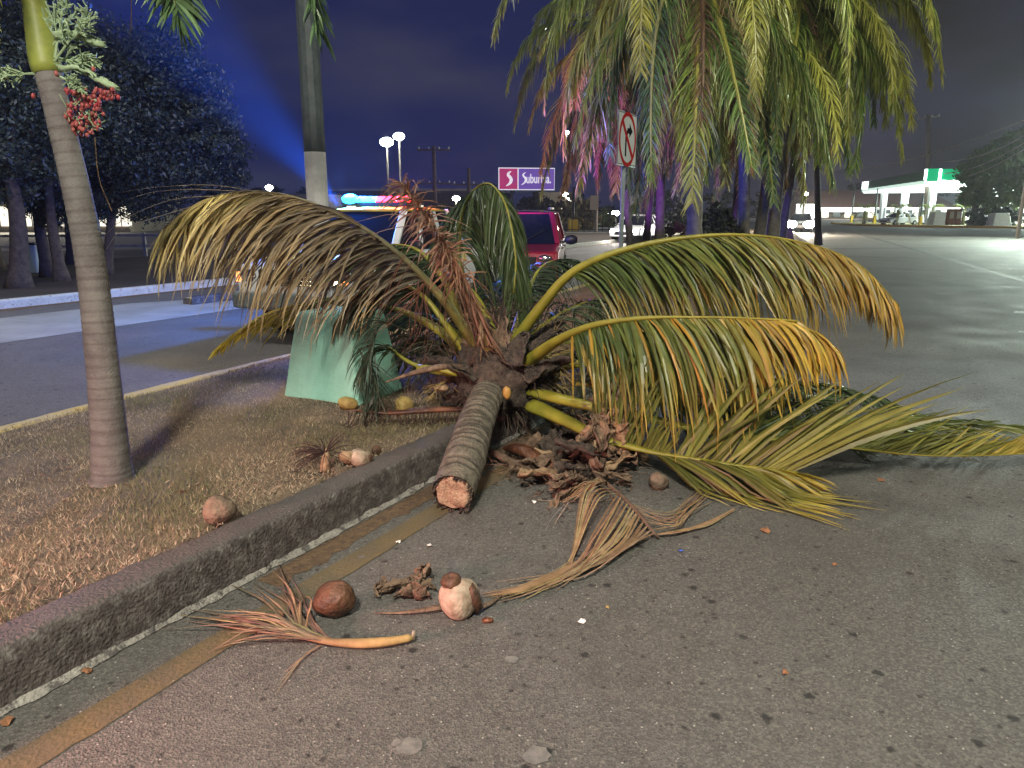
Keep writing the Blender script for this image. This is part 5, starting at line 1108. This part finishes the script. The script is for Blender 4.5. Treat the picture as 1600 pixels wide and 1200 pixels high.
# leaf-cloud plants
def leafcloud(blobs, n, size, mt, name, parent=None, world=False, flat=1.0, seed=1):
    r = np.random.default_rng(seed); off = np.zeros(3)
    if parent is not None:
        off = np.array(parent.location)
    tot = sum(b[3] ** 2 for b in blobs); V_ = []
    for (x, y, z, rad) in blobs:
        k = int(n * rad ** 2 / tot); nc = max(6, k // 55); d = r.normal(size=(nc, 3)); d /= np.linalg.norm(d, axis=1)[:, None]; cc = d * (rad * r.uniform(.25, 1.25, nc) ** .6)[:, None]; q = cc[r.integers(0, nc, k)] + r.normal(size=(k, 3)) * np.array([1, 1, .7]) * rad * .13; V_.append(np.array([x, y, z]) + q * np.array([1, 1, flat]))
    c = np.concatenate(V_) - off; k = len(c); d1 = r.normal(size=(k, 3)); d1 /= np.linalg.norm(d1, axis=1)[:, None]; d2 = np.cross(d1, r.normal(size=(k, 3))); d2 /= np.linalg.norm(d2, axis=1)[:, None]; s = size * r.uniform(.6, 1.3, k)[:, None]
    v = np.stack([c - d1 * s, c + d2 * s * .45, c + d1 * s, c - d2 * s * .45], 1)
    me = bpy.data.meshes.new(name); me.vertices.add(4 * k); me.vertices.foreach_set('co', v.ravel()); me.loops.add(4 * k); me.polygons.add(k); me.loops.foreach_set('vertex_index', np.arange(4 * k)); me.polygons.foreach_set('loop_start', np.arange(0, 4 * k, 4)); me.polygons.foreach_set('loop_total', np.full(k, 4)); me.update(); me.validate(); me.materials.append(mt)
    o = bpy.data.objects.new(name, me); C.objects.link(o); o.parent = parent; return o
def tree(base, h, r_tr, blobs, n, size, mt, label, name='tree', seed=1, lean=0.0, group=None, bark='barkdark'):
    base = V(base); t = thing(name, base, label, 'tree', group=group); random.seed(seed); top = base + V((lean, 0, h))
    g = G(); pts = catmull([base - V((0, 0, .05)), base.lerp(top, .5) + V((random.uniform(-.1, .1), 0, 0)), top], 12); g.tube(pts, [r_tr * (1.5 - .5 * min(1, i / 2)) * (1 - .035 * i) for i in range(13)], 10); g.build('trunk', M[bark], t, smooth=True, world=True)
    for (x, y, z, rad) in blobs[:7]:
        g = G(); p0 = pts[random.randint(8, 12)]; e = V((x, y, z)); g.tube(catmull([p0, p0.lerp(e, .5) + V((0, 0, -.1)), e], 8), [r_tr * .45 * (1 - i / 9) for i in range(9)], 6); g.build('limb', M[bark], t, smooth=True, world=True)
    leafcloud(blobs, n, size, mt, 'crown', t, True, seed=seed); return t
def blobs_px(spec, Y, jy=1.5, seed=0):
    random.seed(seed); return [(*at(px, py, Y + random.uniform(-jy, jy)), r / F * Y) for px, py, r in spec]
# dark trees beyond the left road
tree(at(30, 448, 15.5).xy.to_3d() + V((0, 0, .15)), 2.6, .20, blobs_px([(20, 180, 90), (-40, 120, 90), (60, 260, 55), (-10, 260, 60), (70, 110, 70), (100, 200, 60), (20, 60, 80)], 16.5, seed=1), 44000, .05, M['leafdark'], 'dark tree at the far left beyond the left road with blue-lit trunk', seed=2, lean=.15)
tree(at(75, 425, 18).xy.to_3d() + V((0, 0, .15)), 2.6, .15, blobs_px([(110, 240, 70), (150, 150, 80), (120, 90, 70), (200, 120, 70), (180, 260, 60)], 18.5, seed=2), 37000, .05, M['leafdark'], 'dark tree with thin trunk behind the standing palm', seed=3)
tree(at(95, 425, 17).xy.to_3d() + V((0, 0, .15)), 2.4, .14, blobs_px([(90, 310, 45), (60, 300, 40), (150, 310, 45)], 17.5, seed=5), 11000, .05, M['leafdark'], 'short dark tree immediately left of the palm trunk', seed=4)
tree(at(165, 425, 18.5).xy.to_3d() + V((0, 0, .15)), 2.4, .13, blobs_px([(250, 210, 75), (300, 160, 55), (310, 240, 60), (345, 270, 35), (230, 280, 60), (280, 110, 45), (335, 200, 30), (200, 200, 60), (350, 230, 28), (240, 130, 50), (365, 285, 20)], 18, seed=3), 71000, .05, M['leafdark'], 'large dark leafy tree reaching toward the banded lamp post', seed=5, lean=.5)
for i, (px, Y) in enumerate(((120, 22), (5, 20))):
    tree(V(((px - 800) / F * Y, Y, .15)), 2.6, .15, blobs_px([(px + 20, 230, 60), (px - 30, 280, 40)], Y, seed=9 + i), 10000, .05, M['leafdark'], ['dark tree farther back between the palm trunk and the shop', 'dark tree at the left edge in front of the lit shop'][i], seed=6 + i)
area('street_and_fill_light', (-4.5, 9.5, 8.5), (-7.5, 16, 3.5), 30, (.45, .55, 1), 1.0, 1.0, 90)  # bluish area light aimed at the dark trees

# bins behind
c = V(((60 - 800) / F * 19, 19, .15)); t = thing('litter_bin', c, 'pale plastic bin among the dark tree trunks', 'bin'); g = G(); g.box((0, 0, .35), (.4, .4, .7), taper=1.2); g.build('bin_body', mat('grey_blue_plastic', (.16, .22, .30), .5), t, bevel=.03); g = G(); g.box((0, 0, .73), (.52, .52, .06)); g.build('lid', M['black'], t, bevel=.02)
# left shop and low wall
def building(x0, x1, y, dep, z1, mt, name, label, z0=0, cat='building'):
    t = thing(name, ((x0 + x1) / 2, y, z0), label, cat); w2 = (x1 - x0) / 2; g = G(); g.box((0, dep / 2, (z1 - z0) / 2), (x1 - x0, dep, z1 - z0)); g.build('wall', mt, t); return t, w2
def X(px, Y): return (px - 800) / F * Y * math.cos(P)
t, w2 = building(X(-120, 60), X(200, 60), 60, 10, 3.2, M['wallwarm'], 'shop_building', 'long low shop with bright lit front behind the left trees')
for k in range(9):
    g = G(); g.box((-w2 + 1.5 + k * 1.75, -.06, 1.2), (1.5, .1, 1.5)); wn = g.build('window', M['e_shop'], t)
    g = G(); g.box((-w2 + 1.5 + k * 1.75, -.13, 1.2), (.06, .04, 1.5)); g.build('mullion', M['black'], wn)
g = G(); g.box((0, -.6, 2.75), (2 * w2, 1.2, .15)); g.build('awning', M['wall'], t)
area('shop_glow', (X(40, 60), 58.5, 2.2), (X(40, 60), 50, 0), 700, (1, .9, .7), 12, 1.5)
t, w2 = building(X(422, 70), X(505, 70), 70, 8, 1.7 + 24 / F * 70, M['wall'], 'shop_building', 'plain low building left of the banded post')
g = G(); g.box((0, -.02, 2.9), (2 * w2 + .2, .2, .25)); g.build('parapet', M['wallwarm'], t)
t, w2 = building(X(505, 100), X(770, 100), 100, 10, 4.2, mat('dim_wall', (.05, .045, .055), .9, (.035, .03, .04), .5), 'shop_building', 'long dim building far behind the red car')
g = G(); g.box((0, -.05, 4.25), (2 * w2 + .3, .3, .3)); g.build('parapet', M['wall'], t)
for k in range(10): g = G(); g.box((-w2 + 1.5 + k * 2.2, -.05, 1.6), (1.2, .1, 1.4)); g.build('window', M['e_shop'] if k % 4 == 1 else M['glass'], t)
# rail fence beyond the left verge
c = V((X(30, 26), 26, 0)); t = thing('railing', c, 'low two-rail fence behind the left trees', 'fence')
for k in range(12): g = G(); g.box((k * 1.6 - 6, k * .35 - 1, .45), (.1, .1, .9)); g.build('post', M['concrete'], t)
for z in (.45, .82): g = G(); g.bar(V((-6, -1, z)), V((11.6, 2.85, z)), .08, .08); g.build('rail', M['concrete'], t)
g = G(); g.add([(-60, 22, .002), (X(380, 40), 34, .002), (X(380, 90), 90, .002), (-60, 90, .002)], [(0, 1, 2, 3)]); tag(g.build('parking_lot', M['lightcon']), kind='structure')

# ------------------------------------------------------------------ far lamps
def tall_lamp(px, py, Y, label, head='e_lamp', r=.22, tw=1, pole=True, double=False):
    z = at(px, py, Y).z; t = thing('street_lamp', (X(px, Y), Y, 0), label, 'street lamp', group='lit lamps in the distance')
    g = G(); g.tube([V((0, .1, 0)), V((0, .1, z - .1))], [.12, .07], 8); g.build('pole', M['polewarm'], t, smooth=True)
    g = G(); g.ball((0, 0, z), r, 12, (1.1, .9, .7)); g.build('lamp_globe', M[head], t, smooth=True)
    g = G(); g.bar(V((0, .1, z - .05)), V((.0, .0, z + .02)), .08, .06); g.build('arm', M['galv'], t)
    return t
for px, py, Y, lab, r in ((608, 222, 75, 'bright floodlight on the left of the tall pair above the arched frond', .60), (627, 213, 78, 'bright floodlight on the right of the tall pair', .52), (423, 293, 80, 'small lamp above the long brown frond', .36), (713, 310, 85, 'lamp left of the arched green frond', .38), (883, 207, 70, 'lamp shining through the left palm frond tips', .24), (883, 305, 70, 'lamp above the small tree right of the billboard', .28), (891, 310, 70.5, 'second lamp close right of the one beyond the billboard', .22), (962, 333, 80, 'round lamp right behind the sign post', .38), (486, 270, 80, 'faint small lamp left of the banded post', .14), (551, 314, 60, 'small lamp above the light bar', .22), (948, 334, 85, 'faint lamp left of the sign post', .2), (168, 211, 60, 'tiny lamp seen through the dark tree', .16), (1598, 198, 46, 'lamp at the right edge above the wires', .22), (1256, 303, 62, 'lamp above the dazzling headlights', .22), (928, 325, 75, 'lamp behind the fence left of the sign', .16), (1187, 999, 0, '', 0)):
    if Y: tall_lamp(px, py, Y, lab, r=r)
# wooden utility poles
def upole(px, pyt, Y, label, cross=(.0,), r=.14, mt='wood', light=False):
    z = at(px, pyt, Y).z; t = thing('utility_pole', (X(px, Y), Y, 0), label, 'utility pole'); g = G(); g.tube([V((0, 0, 0)), V((0, 0, z))], [r * 1.3, r], 10); g.build('pole', M[mt], t, smooth=True)
    for dz in cross:
        g = G(); g.bar(V((-1.3, 0, z - .3 - dz)), V((1.3, 0, z - .3 - dz)), .12, .12); c_ = g.build('crossarm', M[mt], t)
        for k in (-1.15, -.4, .4, 1.15): g = G(); g.lathe((k, 0, z - .24 - dz), [(.04, 0), (.07, .05), (.05, .15), (.02, .2)], 8); g.build('insulator', M['signwhite'], c_)
    return t, z
upole(680, 228, 60, 'dark utility pole left of the arched green frond', (0, 2.5)); upole(733, 262, 62, 'shorter dark pole between frond and billboard', (1.0,))
up, uz = upole(1452, 178, 88, 'pale utility pole in front of the petrol station', (0,), .27, 'polewarm'); up.rotation_euler = (0, R(-6.5), 0)
for k, (z0, x1, y1, z1) in enumerate(((12.0, X(1640, 60), 60, 9.0), (11.0, X(1640, 60), 60, 8.4), (9.6, X(1640, 60), 60, 8.0), (8.8, X(1640, 60), 60, 7.5))):
    a = V((X(1452, 88), 88, z0 - 4)) if k else V((X(1300, 110), 110, 7)); b = V((x1, y1, z1 + .6)); g = G(); pts = [a.lerp(b, i / 16) + V((0, 0, -1.1 * math.sin(PI * i / 16))) for i in range(17)]; g.tube(pts, .05, 4); tag(g.build('power_line', M['polewarm']), ['topmost', 'second', 'third', 'lowest'][k] + ' sagging overhead wire at the right', 'cable')
# poles/signals right of the billboard
for px, y0, Y, lab, mt in ((932, 318, 55, 'reddish pole with a small box left of the sign post', 'polewarm'), (896, 312, 58, 'black lamp pole with yellow base by the fence', 'black')):
    z = at(px, y0 - 20, Y).z; t = thing('pole', (X(px, Y), Y, 0), lab, 'pole'); g = G(); g.tube([V((0, 0, 0)), V((0, 0, z))], [.13, .11], 10); g.build('shaft', M[mt], t, smooth=True)
    if mt == 'black': g = G(); g.box((0, 0, .5), (.8, .8, 1.0)); g.build('base', M['yellow'], t)
    else: g = G(); g.box((-.2, -.15, 2.2), (.6, .3, 1.0)); g.build('control_box', M['wallwarm'], t)
c = V((X(989, 44), 44, 0)); t = thing('notice_board', c, 'plain pale violet-lit board between the thin palms', 'sign'); g = G(); g.box((0, 0, 2.05), (.86, .06, .86)); g.build('panel', M['signwhite'], t); g = G(); g.tube([V((0, .05, 0)), V((0, .05, 1.7))], .05, 8); g.build('post', M['galv'], t)

# billboard
BY = 95; bx0, bx1 = X(780, BY), X(866, BY); zt0 = at(800, 262, BY).z; zb0 = at(800, 297, BY).z
bb = thing('billboard', ((bx0 + bx1) / 2, BY, 0), 'lit pink and violet Suburbia billboard in the distance', 'billboard', rz=R(8)); hw_ = (bx1 - bx0) / 2 * 1.02; zc = (zt0 + zb0) / 2; hh_ = (zt0 - zb0) / 2
g = G(); g.box((0, .2, zc), (2 * hw_, .3, 2 * hh_)); fr_ = g.build('frame', M['bbwhite'], bb)
xs = -hw_ + 2 * hw_ * .345
g = G(); g.box((-hw_ + (xs + hw_) / 2, .03, zc), (xs + hw_ - .16, .04, 2 * hh_ - .22)); g.build('pink_panel', M['magenta'], bb)
g = G(); g.box(((xs + hw_) / 2, .03, zc), (hw_ - xs - .12, .04, 2 * hh_ - .22)); g.build('violet_panel', M['violet'], bb)
def sstroke(cx, cz_, h_, wmax, mt, name, y=-.02):
    g = G(); ctrl = [(.42, .98), (.12, .80), (-.02, .52), (.30, .18), (.42, -.10), (.34, -.45), (.05, -.75), (-.30, -.95)]; pts = catmull([V((a * h_ * .5, b * h_ * .5, 0)) for a, b in ctrl], 28); vs = []
    for i, p in enumerate(pts):
        t_ = (pts[min(i + 1, 28)] - pts[max(i - 1, 0)]).normalized(); n_ = V((-t_.y, t_.x, 0)); w_ = wmax * (.18 + math.sin(PI * min(1, i / 28 * .95 + .03)) ** 1.0)
        vs += [(cx + (p + n_ * w_).x, y, cz_ + (p + n_ * w_).y), (cx + (p - n_ * w_).x, y, cz_ + (p - n_ * w_).y)]
    g.add(vs, [(2 * i, 2 * i + 1, 2 * i + 3, 2 * i + 2) for i in range(28)]); o = g.build(name, mt, bb); so = o.modifiers.new('t', 'SOLIDIFY'); so.thickness = .02; return o
sstroke(-hw_ + (xs + hw_) * .48, zc, hh_ * 1.35, .16, M['bbwhite'], 'logo_mark'); sstroke(-hw_ + (xs + hw_) * .72, zc - .1, hh_ * .8, .11, M['bbsoft'], 'logo_shadow')
sstroke(xs + .62, zc + .02, hh_ * 1.15, .10, M['bbwhite'], 'letter')
cu = bpy.data.curves.new('lettering', 'FONT'); cu.body = 'uburbia.'; cu.size = hh_ * 1.02; cu.extrude = .01; cu.offset = .018
to = bpy.data.objects.new('lettering', cu); C.objects.link(to); dg = bpy.context.evaluated_depsgraph_get(); me = bpy.data.meshes.new_from_object(to.evaluated_get(dg)); bpy.data.objects.remove(to)
me.materials.clear(); me.materials.append(M['bbwhite']); lo = bpy.data.objects.new('lettering', me); C.objects.link(lo); lo.parent = bb
wdt = max(v.co.x for v in me.vertices); lo.rotation_euler = (PI / 2, 0, 0); lo.scale = ((hw_ - xs - 1.45) / wdt, 1.15, 1); lo.location = (xs + .98, -.02, zc - hh_ * .36)
for px in (-1.8, 1.8): g = G(); g.tube([V((px, .3, 0)), V((px, .3, zb0))], .14, 8); g.build('post', M['black'], bb)
g = G(); g.box((0, -.4, zb0 - .25), (2 * hw_, .5, .12)); g.build('catwalk', M['galv'], bb)
for k in (-1.9, 1.6): g = G(); g.box((k, -.8, zb0 - .2), (.5, .25, .25)); g.build('floodlight', M['black'], bb)

# mid-distance trees, fence and far kerb on the left road side
for i, (px, Y, sp_, mt, lab) in enumerate((
    (660, 60, [(640, 345, 22), (665, 350, 24), (690, 345, 22), (710, 355, 20)], 'leafmid', 'green tree behind the red car'),
    (880, 60, [(875, 330, 18), (890, 345, 18), (870, 350, 16), (893, 318, 14)], 'leafbrown', 'brownish tree right of the red car'),
    (912, 62, [(910, 325, 15), (922, 340, 14), (915, 352, 12), (905, 335, 12)], 'leafbrown', 'brownish tree in front of the fence'),
    (950, 70, [(945, 340, 10), (955, 347, 9), (940, 352, 8)], 'leafmid', 'small green tree left of the sign post'),
    (840, 68, [(835, 318, 14), (850, 325, 14), (825, 330, 14)], 'leafdark', 'dark shrub top under the billboard'),
    (1072, 50, [(1060, 340, 14), (1072, 325, 14), (1050, 352, 10), (1078, 350, 12)], 'leafdark', 'dark tree beyond the thin palms'))):
    tree(V((X(px, Y), Y, 0)), at(px, 350, Y).z + .8, .12, blobs_px(sp_, Y, .5, seed=30 + i), 5500, .15, M[mt], lab, seed=40 + i)
# bush on the median
t = thing('bush', (X(1116, 19), 19, .2), 'dark rounded bush between the thick palm trunk and the pale thin one', 'bush'); g = G(); g.tube([V((0, 0, 0)), V((.05, 0, .5))], [.06, .04], 6); g.build('stem', M['barkdark'], t)
leafcloud(blobs_px([(1100, 358, 22), (1120, 352, 26), (1135, 360, 20), (1112, 340, 20), (1128, 338, 16), (1100, 375, 22), (1130, 378, 22)], 19, .2, 3), 9000, .06, M['hedge'], 'foliage', t)
t = thing('bush', (X(1055, 27), 27, .2), 'small dim shrub left of the thick palm trunk', 'bush'); g = G(); g.tube([V((0, 0, 0)), V((.05, 0, .3))], [.04, .03], 6); g.build('stem', M['barkdark'], t)
leafcloud(blobs_px([(1045, 362, 9), (1060, 358, 9), (1072, 362, 8)], 27, .2, 3), 2500, .06, M['leafbrown'], 'foliage', t)
# low concrete blocks on the median
def trap(px, py, Y, w_, h_, label, mt='concrete'):
    t = thing('concrete_block', (X(px, Y), Y, .0), label, 'concrete block', group='tapered concrete blocks in the distance'); g = G(); g.box((0, 0, h_ / 2), (w_, w_ * .8, h_), taper=.7); g.build('block_body', M[mt], t, bevel=.03)
trap(1000, 380, 29, .95, .75, 'purple-lit block between the sign post and thin palms'); trap(1020, 380, 30.5, .95, .7, 'block at the foot of the thin palms'); trap(1224, 366, 36, 1.1, .9, 'block at the end of the median below the dazzling lights')
trap(1467, 350, 82, 1.8, 1.5, 'white block right of the pale utility pole', 'white'); trap(1562, 348, 78, 2.0, 1.4, 'white block in front of the hedge', 'white')
# fence
t = thing('fence', (X(905, 56), 56, 0), 'dark metal fence along the far pavement', 'fence')
for k in range(22): g = G(); g.box((k * .45 - 5, 0, .9), (.05, .05, 1.7)); g.build('post', M['black'], t)
for z in (.3, 1.65): g = G(); g.bar(V((-5, 0, z)), V((4.5, 0, z)), .05, .05); g.build('rail', M['black'], t)
pv = [V((X(860, 52), 52, 0)), V((X(960, 52), 52, 0)), V((X(1080, 60), 60, 0))]; kerb('kerb_beyond', catmull(pv, 20), .25, .18, 3, [M['kerbface'], M['kerbface']])
g = G(); g.add([(X(860, 52), 52.2, .16), (X(960, 52), 52.2, .16), (X(1080, 60), 60.2, .16), (X(1080, 90), 90, .16), (X(760, 90), 90, .16)], [(0, 1, 2, 3, 4)]); tag(g.build('pavement', M['lightcon']), kind='structure')
t, w2 = building(X(840, 85), X(905, 85), 85, 6, 3.6, M['wallwarm'], 'shop_building', 'cream kiosk under the billboard behind the brown trees'); 
for k in range(4): g = G(); g.box((-w2 + .9 + k * 1.0, -.05, 2.2), (.6, .1, .8)); g.build('window', M['e_shop'] if k in (0, 2) else M['glass'], t)

# ------------------------------------------------------------------ petrol station
C0 = V((45.6, 85, 0)); D1 = V((.26, .966, 0)); D2 = V((.966, -.26, 0)); zt_, zb_ = 5.95, 4.55
st = thing('petrol_station', C0, 'brightly lit petrol station with green and white canopy on the far right', 'petrol station')
def SP(a, b, z=0): return D1 * a + D2 * b + V((0, 0, z))
def slab(name, a0, a1, b0, b1, z0, z1, mt, par=None):
    g = G(); g.add([SP(a0, b0, z0), SP(a0, b1, z0), SP(a1, b1, z0), SP(a1, b0, z0), SP(a0, b0, z1), SP(a0, b1, z1), SP(a1, b1, z1), SP(a1, b0, z1)], [(0, 3, 2, 1), (4, 5, 6, 7), (0, 1, 5, 4), (1, 2, 6, 5), (2, 3, 7, 6), (3, 0, 4, 7)]); return g.build(name, mt, par or st)
slab('canopy', 0, 38, 0, 40, zb_, zt_, M['olive']); slab('canopy_soffit', .1, 37.9, .1, 39.9, zb_ - .25, zb_ - .01, M['e_canopy'])
slab('front_fascia', -.12, -.01, 1.2, 40, zb_ + .35, zt_ + .1, M['e_green']); slab('corner_fascia', -.25, -.13, 0, 1.1, zb_ + .2, zt_ + .15, M['e_green']); slab('fascia_strip', -.2, -.02, .0, 40, zb_ - .1, zb_ + .33, M['e_canopy']); slab('side_strip', 0, 38, -.12, -.01, zb_ - .1, zb_ + .3, M['e_fascia'])
slab('side_tip', 34, 38.2, -.14, -.011, zb_ + .32, zt_, M['e_canopy'])
for b0, b1 in ((-.3, -.02), (1.12, 1.4), (4.8, 8.5), (12.5, 18)): slab('white_emblem', -.3, -.26, max(b0, -.3), b1, zb_ + .36, zt_ + (-.1 if b0 > 2 else .1), M['e_canopy'])
for k, (a, b) in enumerate(((3, 1.5), (16, 1.5), (29, 1.5), (3, 12), (16, 12), (3, 22), (16, 22), (3, 32))):
    g = G(); p = SP(a, b); g.box(p + V((0, 0, 2.2)), (.7, .7, 4.4)); g.build('column', M['white'], st)
    g = G(); g.box(p + V((0, -.5, .15)), (2.6, 4.2, .3)); isl = g.build('pump_island', M['concrete'], st)
    for s_ in (-1, 1): g = G(); g.box(p + V((0, s_ * 1.4, 1.15)), (.9, .55, 1.7)); pu = g.build('fuel_pump', M['white'], st, bevel=.05); g = G(); g.box(p + V((0, s_ * 1.4 - .3, 1.45)), (.6, .06, .5)); g.build('pump_screen', M['black'], pu)
slab('kiosk', 20, 28, 24, 44, 0, 3.6, M['e_station']); slab('kiosk_roof', 19.5, 28.5, 23.5, 44.5, 3.61, 3.9, M['white'])
for k in range(6): slab('kiosk_window', 19.9, 19.99, 25 + k * 3, 27 + k * 3, 1, 2.8, M['glass'])
arch = G(); pts = [SP(-6, 20 + 9 * math.cos(a), 4.4 * math.sin(a)) for a in np.linspace(0, PI, 14)]; arch.poly(pts, .3, -D1); 
o = arch.build('arched_wall', M['e_station'], st); o['label'] = 'rounded brightly lit wall'  # arched wall, its brightness put in as emission
area('canopy_light', C0 + SP(10, 15, 4.1), C0 + SP(10, 15, 0), 14000, (.85, 1, .92), 30, 18); area('canopy_spill', C0 + SP(-.6, 16, 4.4), V((30, 50, 0)), 32000, (.8, 1, .88), 24, 2.0)
# forecourt cars, shrubs, people seen small
sedan(C0 + SP(-2, -4.2), R(200), M['carwhite'], 'white car standing at the first pump island of the station', lit=False); sedan(C0 + SP(6, 5), R(75), M['carwhite'], 'pale car refuelling under the canopy', lit=False)
g = G(); vs = [V((X(1310, 92), 92, 0)), V((X(1340, 84), 84, 0)), V((X(1452, 76), 76, 0)), V((X(1700, 68), 68, 0)), V((X(1750, 82), 82, 0)), V((X(1450, 90), 90, 0)), V((X(1325, 104), 104, 0))]; g.poly(vs, .12, (0, 0, 1)); tag(g.build('station_verge', M['verge']), kind='structure')
kerb('kerb_station', catmull([V((X(1300, 96), 96, 0)), V((X(1338, 83.8), 83.8, 0)), V((X(1452, 75.8), 75.8, 0)), V((X(1700, 67.8), 67.8, 0))], 40), .25, .2, 4, [mat('yellow_kerb', (.45, .26, .04), .8), mat('yellow_kerb_face', (.4, .22, .04), .8)], inward=1)
g = G(); g.add([(X(1240, 98), 98, .003), (X(1330, 104), 104, .003), (X(1330, 130), 130, .003), (90, 180, .003), (20, 180, .003)], [(0, 1, 2, 3, 4)]); tag(g.build('forecourt', M['lightcon']), kind='structure')
tree(V((X(1522, 80), 80, 0)), 4.6, .42, blobs_px([(1522, 300, 20), (1535, 270, 30), (1575, 250, 30), (1600, 290, 30), (1550, 300, 24), (1590, 235, 26), (1610, 255, 30), (1600, 225, 26)], 80, 1.5, 4), 26000, .22, M['leafmid'], 'broad tree beside the petrol station with a dark trunk', seed=70)
t = thing('hedge', (X(1557, 79), 79, 0), 'dark clipped hedge right of the broad tree', 'hedge'); leafcloud([(X(p, 79), 79, .9, .95) for p in range(1530, 1592, 7)], 9000, .14, M['hedge'], 'foliage', t)
for i, (px, Y) in enumerate(((1352, 88), (1404, 84), (1455, 84), (1507, 82))):
    t = thing('young_palm', (X(px, Y), Y, .1), 'young palm on the station verge, %s from the left' % ['first', 'second', 'third', 'fourth'][i], 'palm tree', group='young palms on the station verge'); g = G(); g.tube([V((0, 0, 0)), V((0, 0, 1.5))], [.22, .15], 8); g.build('trunk', M['palmbark'], t, smooth=True)
    for k in range(9): o = bpy.data.objects.new('frond', VAR[(k * 3) % 6]); C.objects.link(o); o.parent = t; o.location = (0, 0, 1.5); o.rotation_euler = (0, 0, k * 2.4); o.scale = (.42,) * 3
for i, px in enumerate((1486, 1497)):
    t = thing('fuel_cabinet', (X(px, 78), 78, .1), ['left', 'right'][i] + ' dark red cabinet on the station verge', 'cabinet'); g = G(); g.box((0, 0, .9), (.62, .5, 1.6)); g.build('cabinet_body', mat('rust_red', (.20, .06, .03), .6), t, bevel=.03); g = G(); g.box((0, -.26, 1.1), (.4, .02, .7)); g.build('door', M['wallwarm'], t)
for i, (px, Y) in enumerate(((1332, 100), (1368, 92), (1440, 84))):
    t = thing('pole', (X(px, Y), Y, 0), 'thin pole %s' % ['left of the canopy tip', 'below the canopy tip', 'just left of the utility pole'][i], 'pole'); g = G(); g.tube([V((0, 0, 0)), V((0, 0, 5.2 - i))], .09, 8); g.build('shaft', M['galv'], t, smooth=True); g = G(); g.box((0, 0, .5), (.3, .3, 1)); g.build('base', M['yellow'], t)
# sloped warehouse behind
WY = 150; x0, x1 = X(1262, WY), X(1480, WY); t = thing('warehouse', ((x0 + x1) / 2, WY, 0), 'long brown-roofed hall behind the petrol station', 'building'); w2 = (x1 - x0) / 2
zr_ = at(1300, 296, WY).z; ze = at(1300, 324, WY).z; g = G(); g.add([(-w2, -4, ze), (w2, -4, ze), (w2, 8, zr_), (-w2, 8, zr_), (-w2, -4, ze - .1), (w2, -4, ze - .1), (w2, 8, 0), (-w2, 8, 0)], [(0, 1, 2, 3), (4, 7, 6, 5), (3, 2, 6, 7), (0, 3, 7, 4), (1, 5, 6, 2), (0, 4, 5, 1)]); g.build('roof', mat('hall_roof', (.20, .145, .12), .9, (.17, .12, .10), .1, emit=None), t)
g = G(); g.box((0, -4.2, ze - .45), (2 * w2, .3, .8)); g.build('lit_fascia', M['e_station'], t); g = G(); g.box((0, 1, ze / 2 - .6), (2 * w2, .3, ze - 1.2)); g.build('wall', M['wallwarm'], t)
for k in range(12): g = G(); g.box((-w2 + 1.5 + k * 2.3, .8, 1.0), (1.4, .1, 1.5)); g.build('window', M['e_shop'] if k % 2 else M['glass'], t)
area('hall_light', (X(1330, 130), 128, 7), (X(1330, 150), 150, 4), 6000, (1, .82, .72), 20, 3)
t, w2 = building(X(1243, 95), X(1275, 95), 95, 5, at(1260, 318, 95).z, M['wallwarm'], 'shop_building', 'small white-lit kiosk behind the dazzling headlights'); g = G(); g.box((0, -.06, 1.3), (2 * w2 - .2, .1, 2.2)); g.build('lit_front', M['e_station'], t)
# far dark mass of trees along the horizon
g = thing('tree_line', (-30, 170, 0), 'dark line of far trees along the horizon', 'trees'); g['kind'] = 'stuff'; bl = []
random.seed(77)
for k in range(70): x = -120 + k * 4.6; bl.append((x, 175 + random.uniform(-5, 5), random.uniform(1, 3.5), random.uniform(3, 5)))
o = leafcloud(bl, 24000, .7, M['leafdark'], 'foliage', g); o['kind'] = 'stuff'

# ------------------------------------------------------------------ night haze
me = bpy.data.meshes.new('haze'); x0, x1, y0, y1, z0, z1 = -420, 520, -80, 920, -1, 16.5
me.from_pydata([(x0, y0, z0), (x1, y0, z0), (x1, y1, z0), (x0, y1, z0), (x0, y0, z1), (x1, y0, z1), (x1, y1, z1), (x0, y1, z1)], [], [(3, 2, 1, 0), (4, 5, 6, 7), (0, 1, 5, 4), (1, 2, 6, 5), (2, 3, 7, 6), (3, 0, 4, 7)])
hm = bpy.data.materials.new('night_haze'); hm.use_nodes = True; hm.node_tree.nodes.remove(hm.node_tree.nodes['Principled BSDF']); pv_ = N(hm.node_tree, 'ShaderNodeVolumePrincipled'); pv_.inputs['Density'].default_value = .0005; pv_.inputs['Color'].default_value = (.9, .92, 1, 1); pv_.inputs['Anisotropy'].default_value = .25
hm.node_tree.links.new(pv_.outputs[0], hm.node_tree.nodes['Material Output'].inputs['Volume']); me.materials.append(hm); ho = bpy.data.objects.new('haze', me); C.objects.link(ho); ho['kind'] = 'stuff'
l = bpy.data.lights.new('beacon_beam', 'SPOT'); l.energy = 420000; l.color = (.01, .12, 1); l.spot_size = R(27); l.spot_blend = 1.0; l.shadow_soft_size = .05
bo = bpy.data.objects.new('beacon_beam', l); C.objects.link(bo); bo.location = at(532, 322, 10.6); bo.rotation_euler = (at(330, 90, 12.5) - at(532, 322, 10.6)).to_track_quat('-Z', 'Y').to_euler()
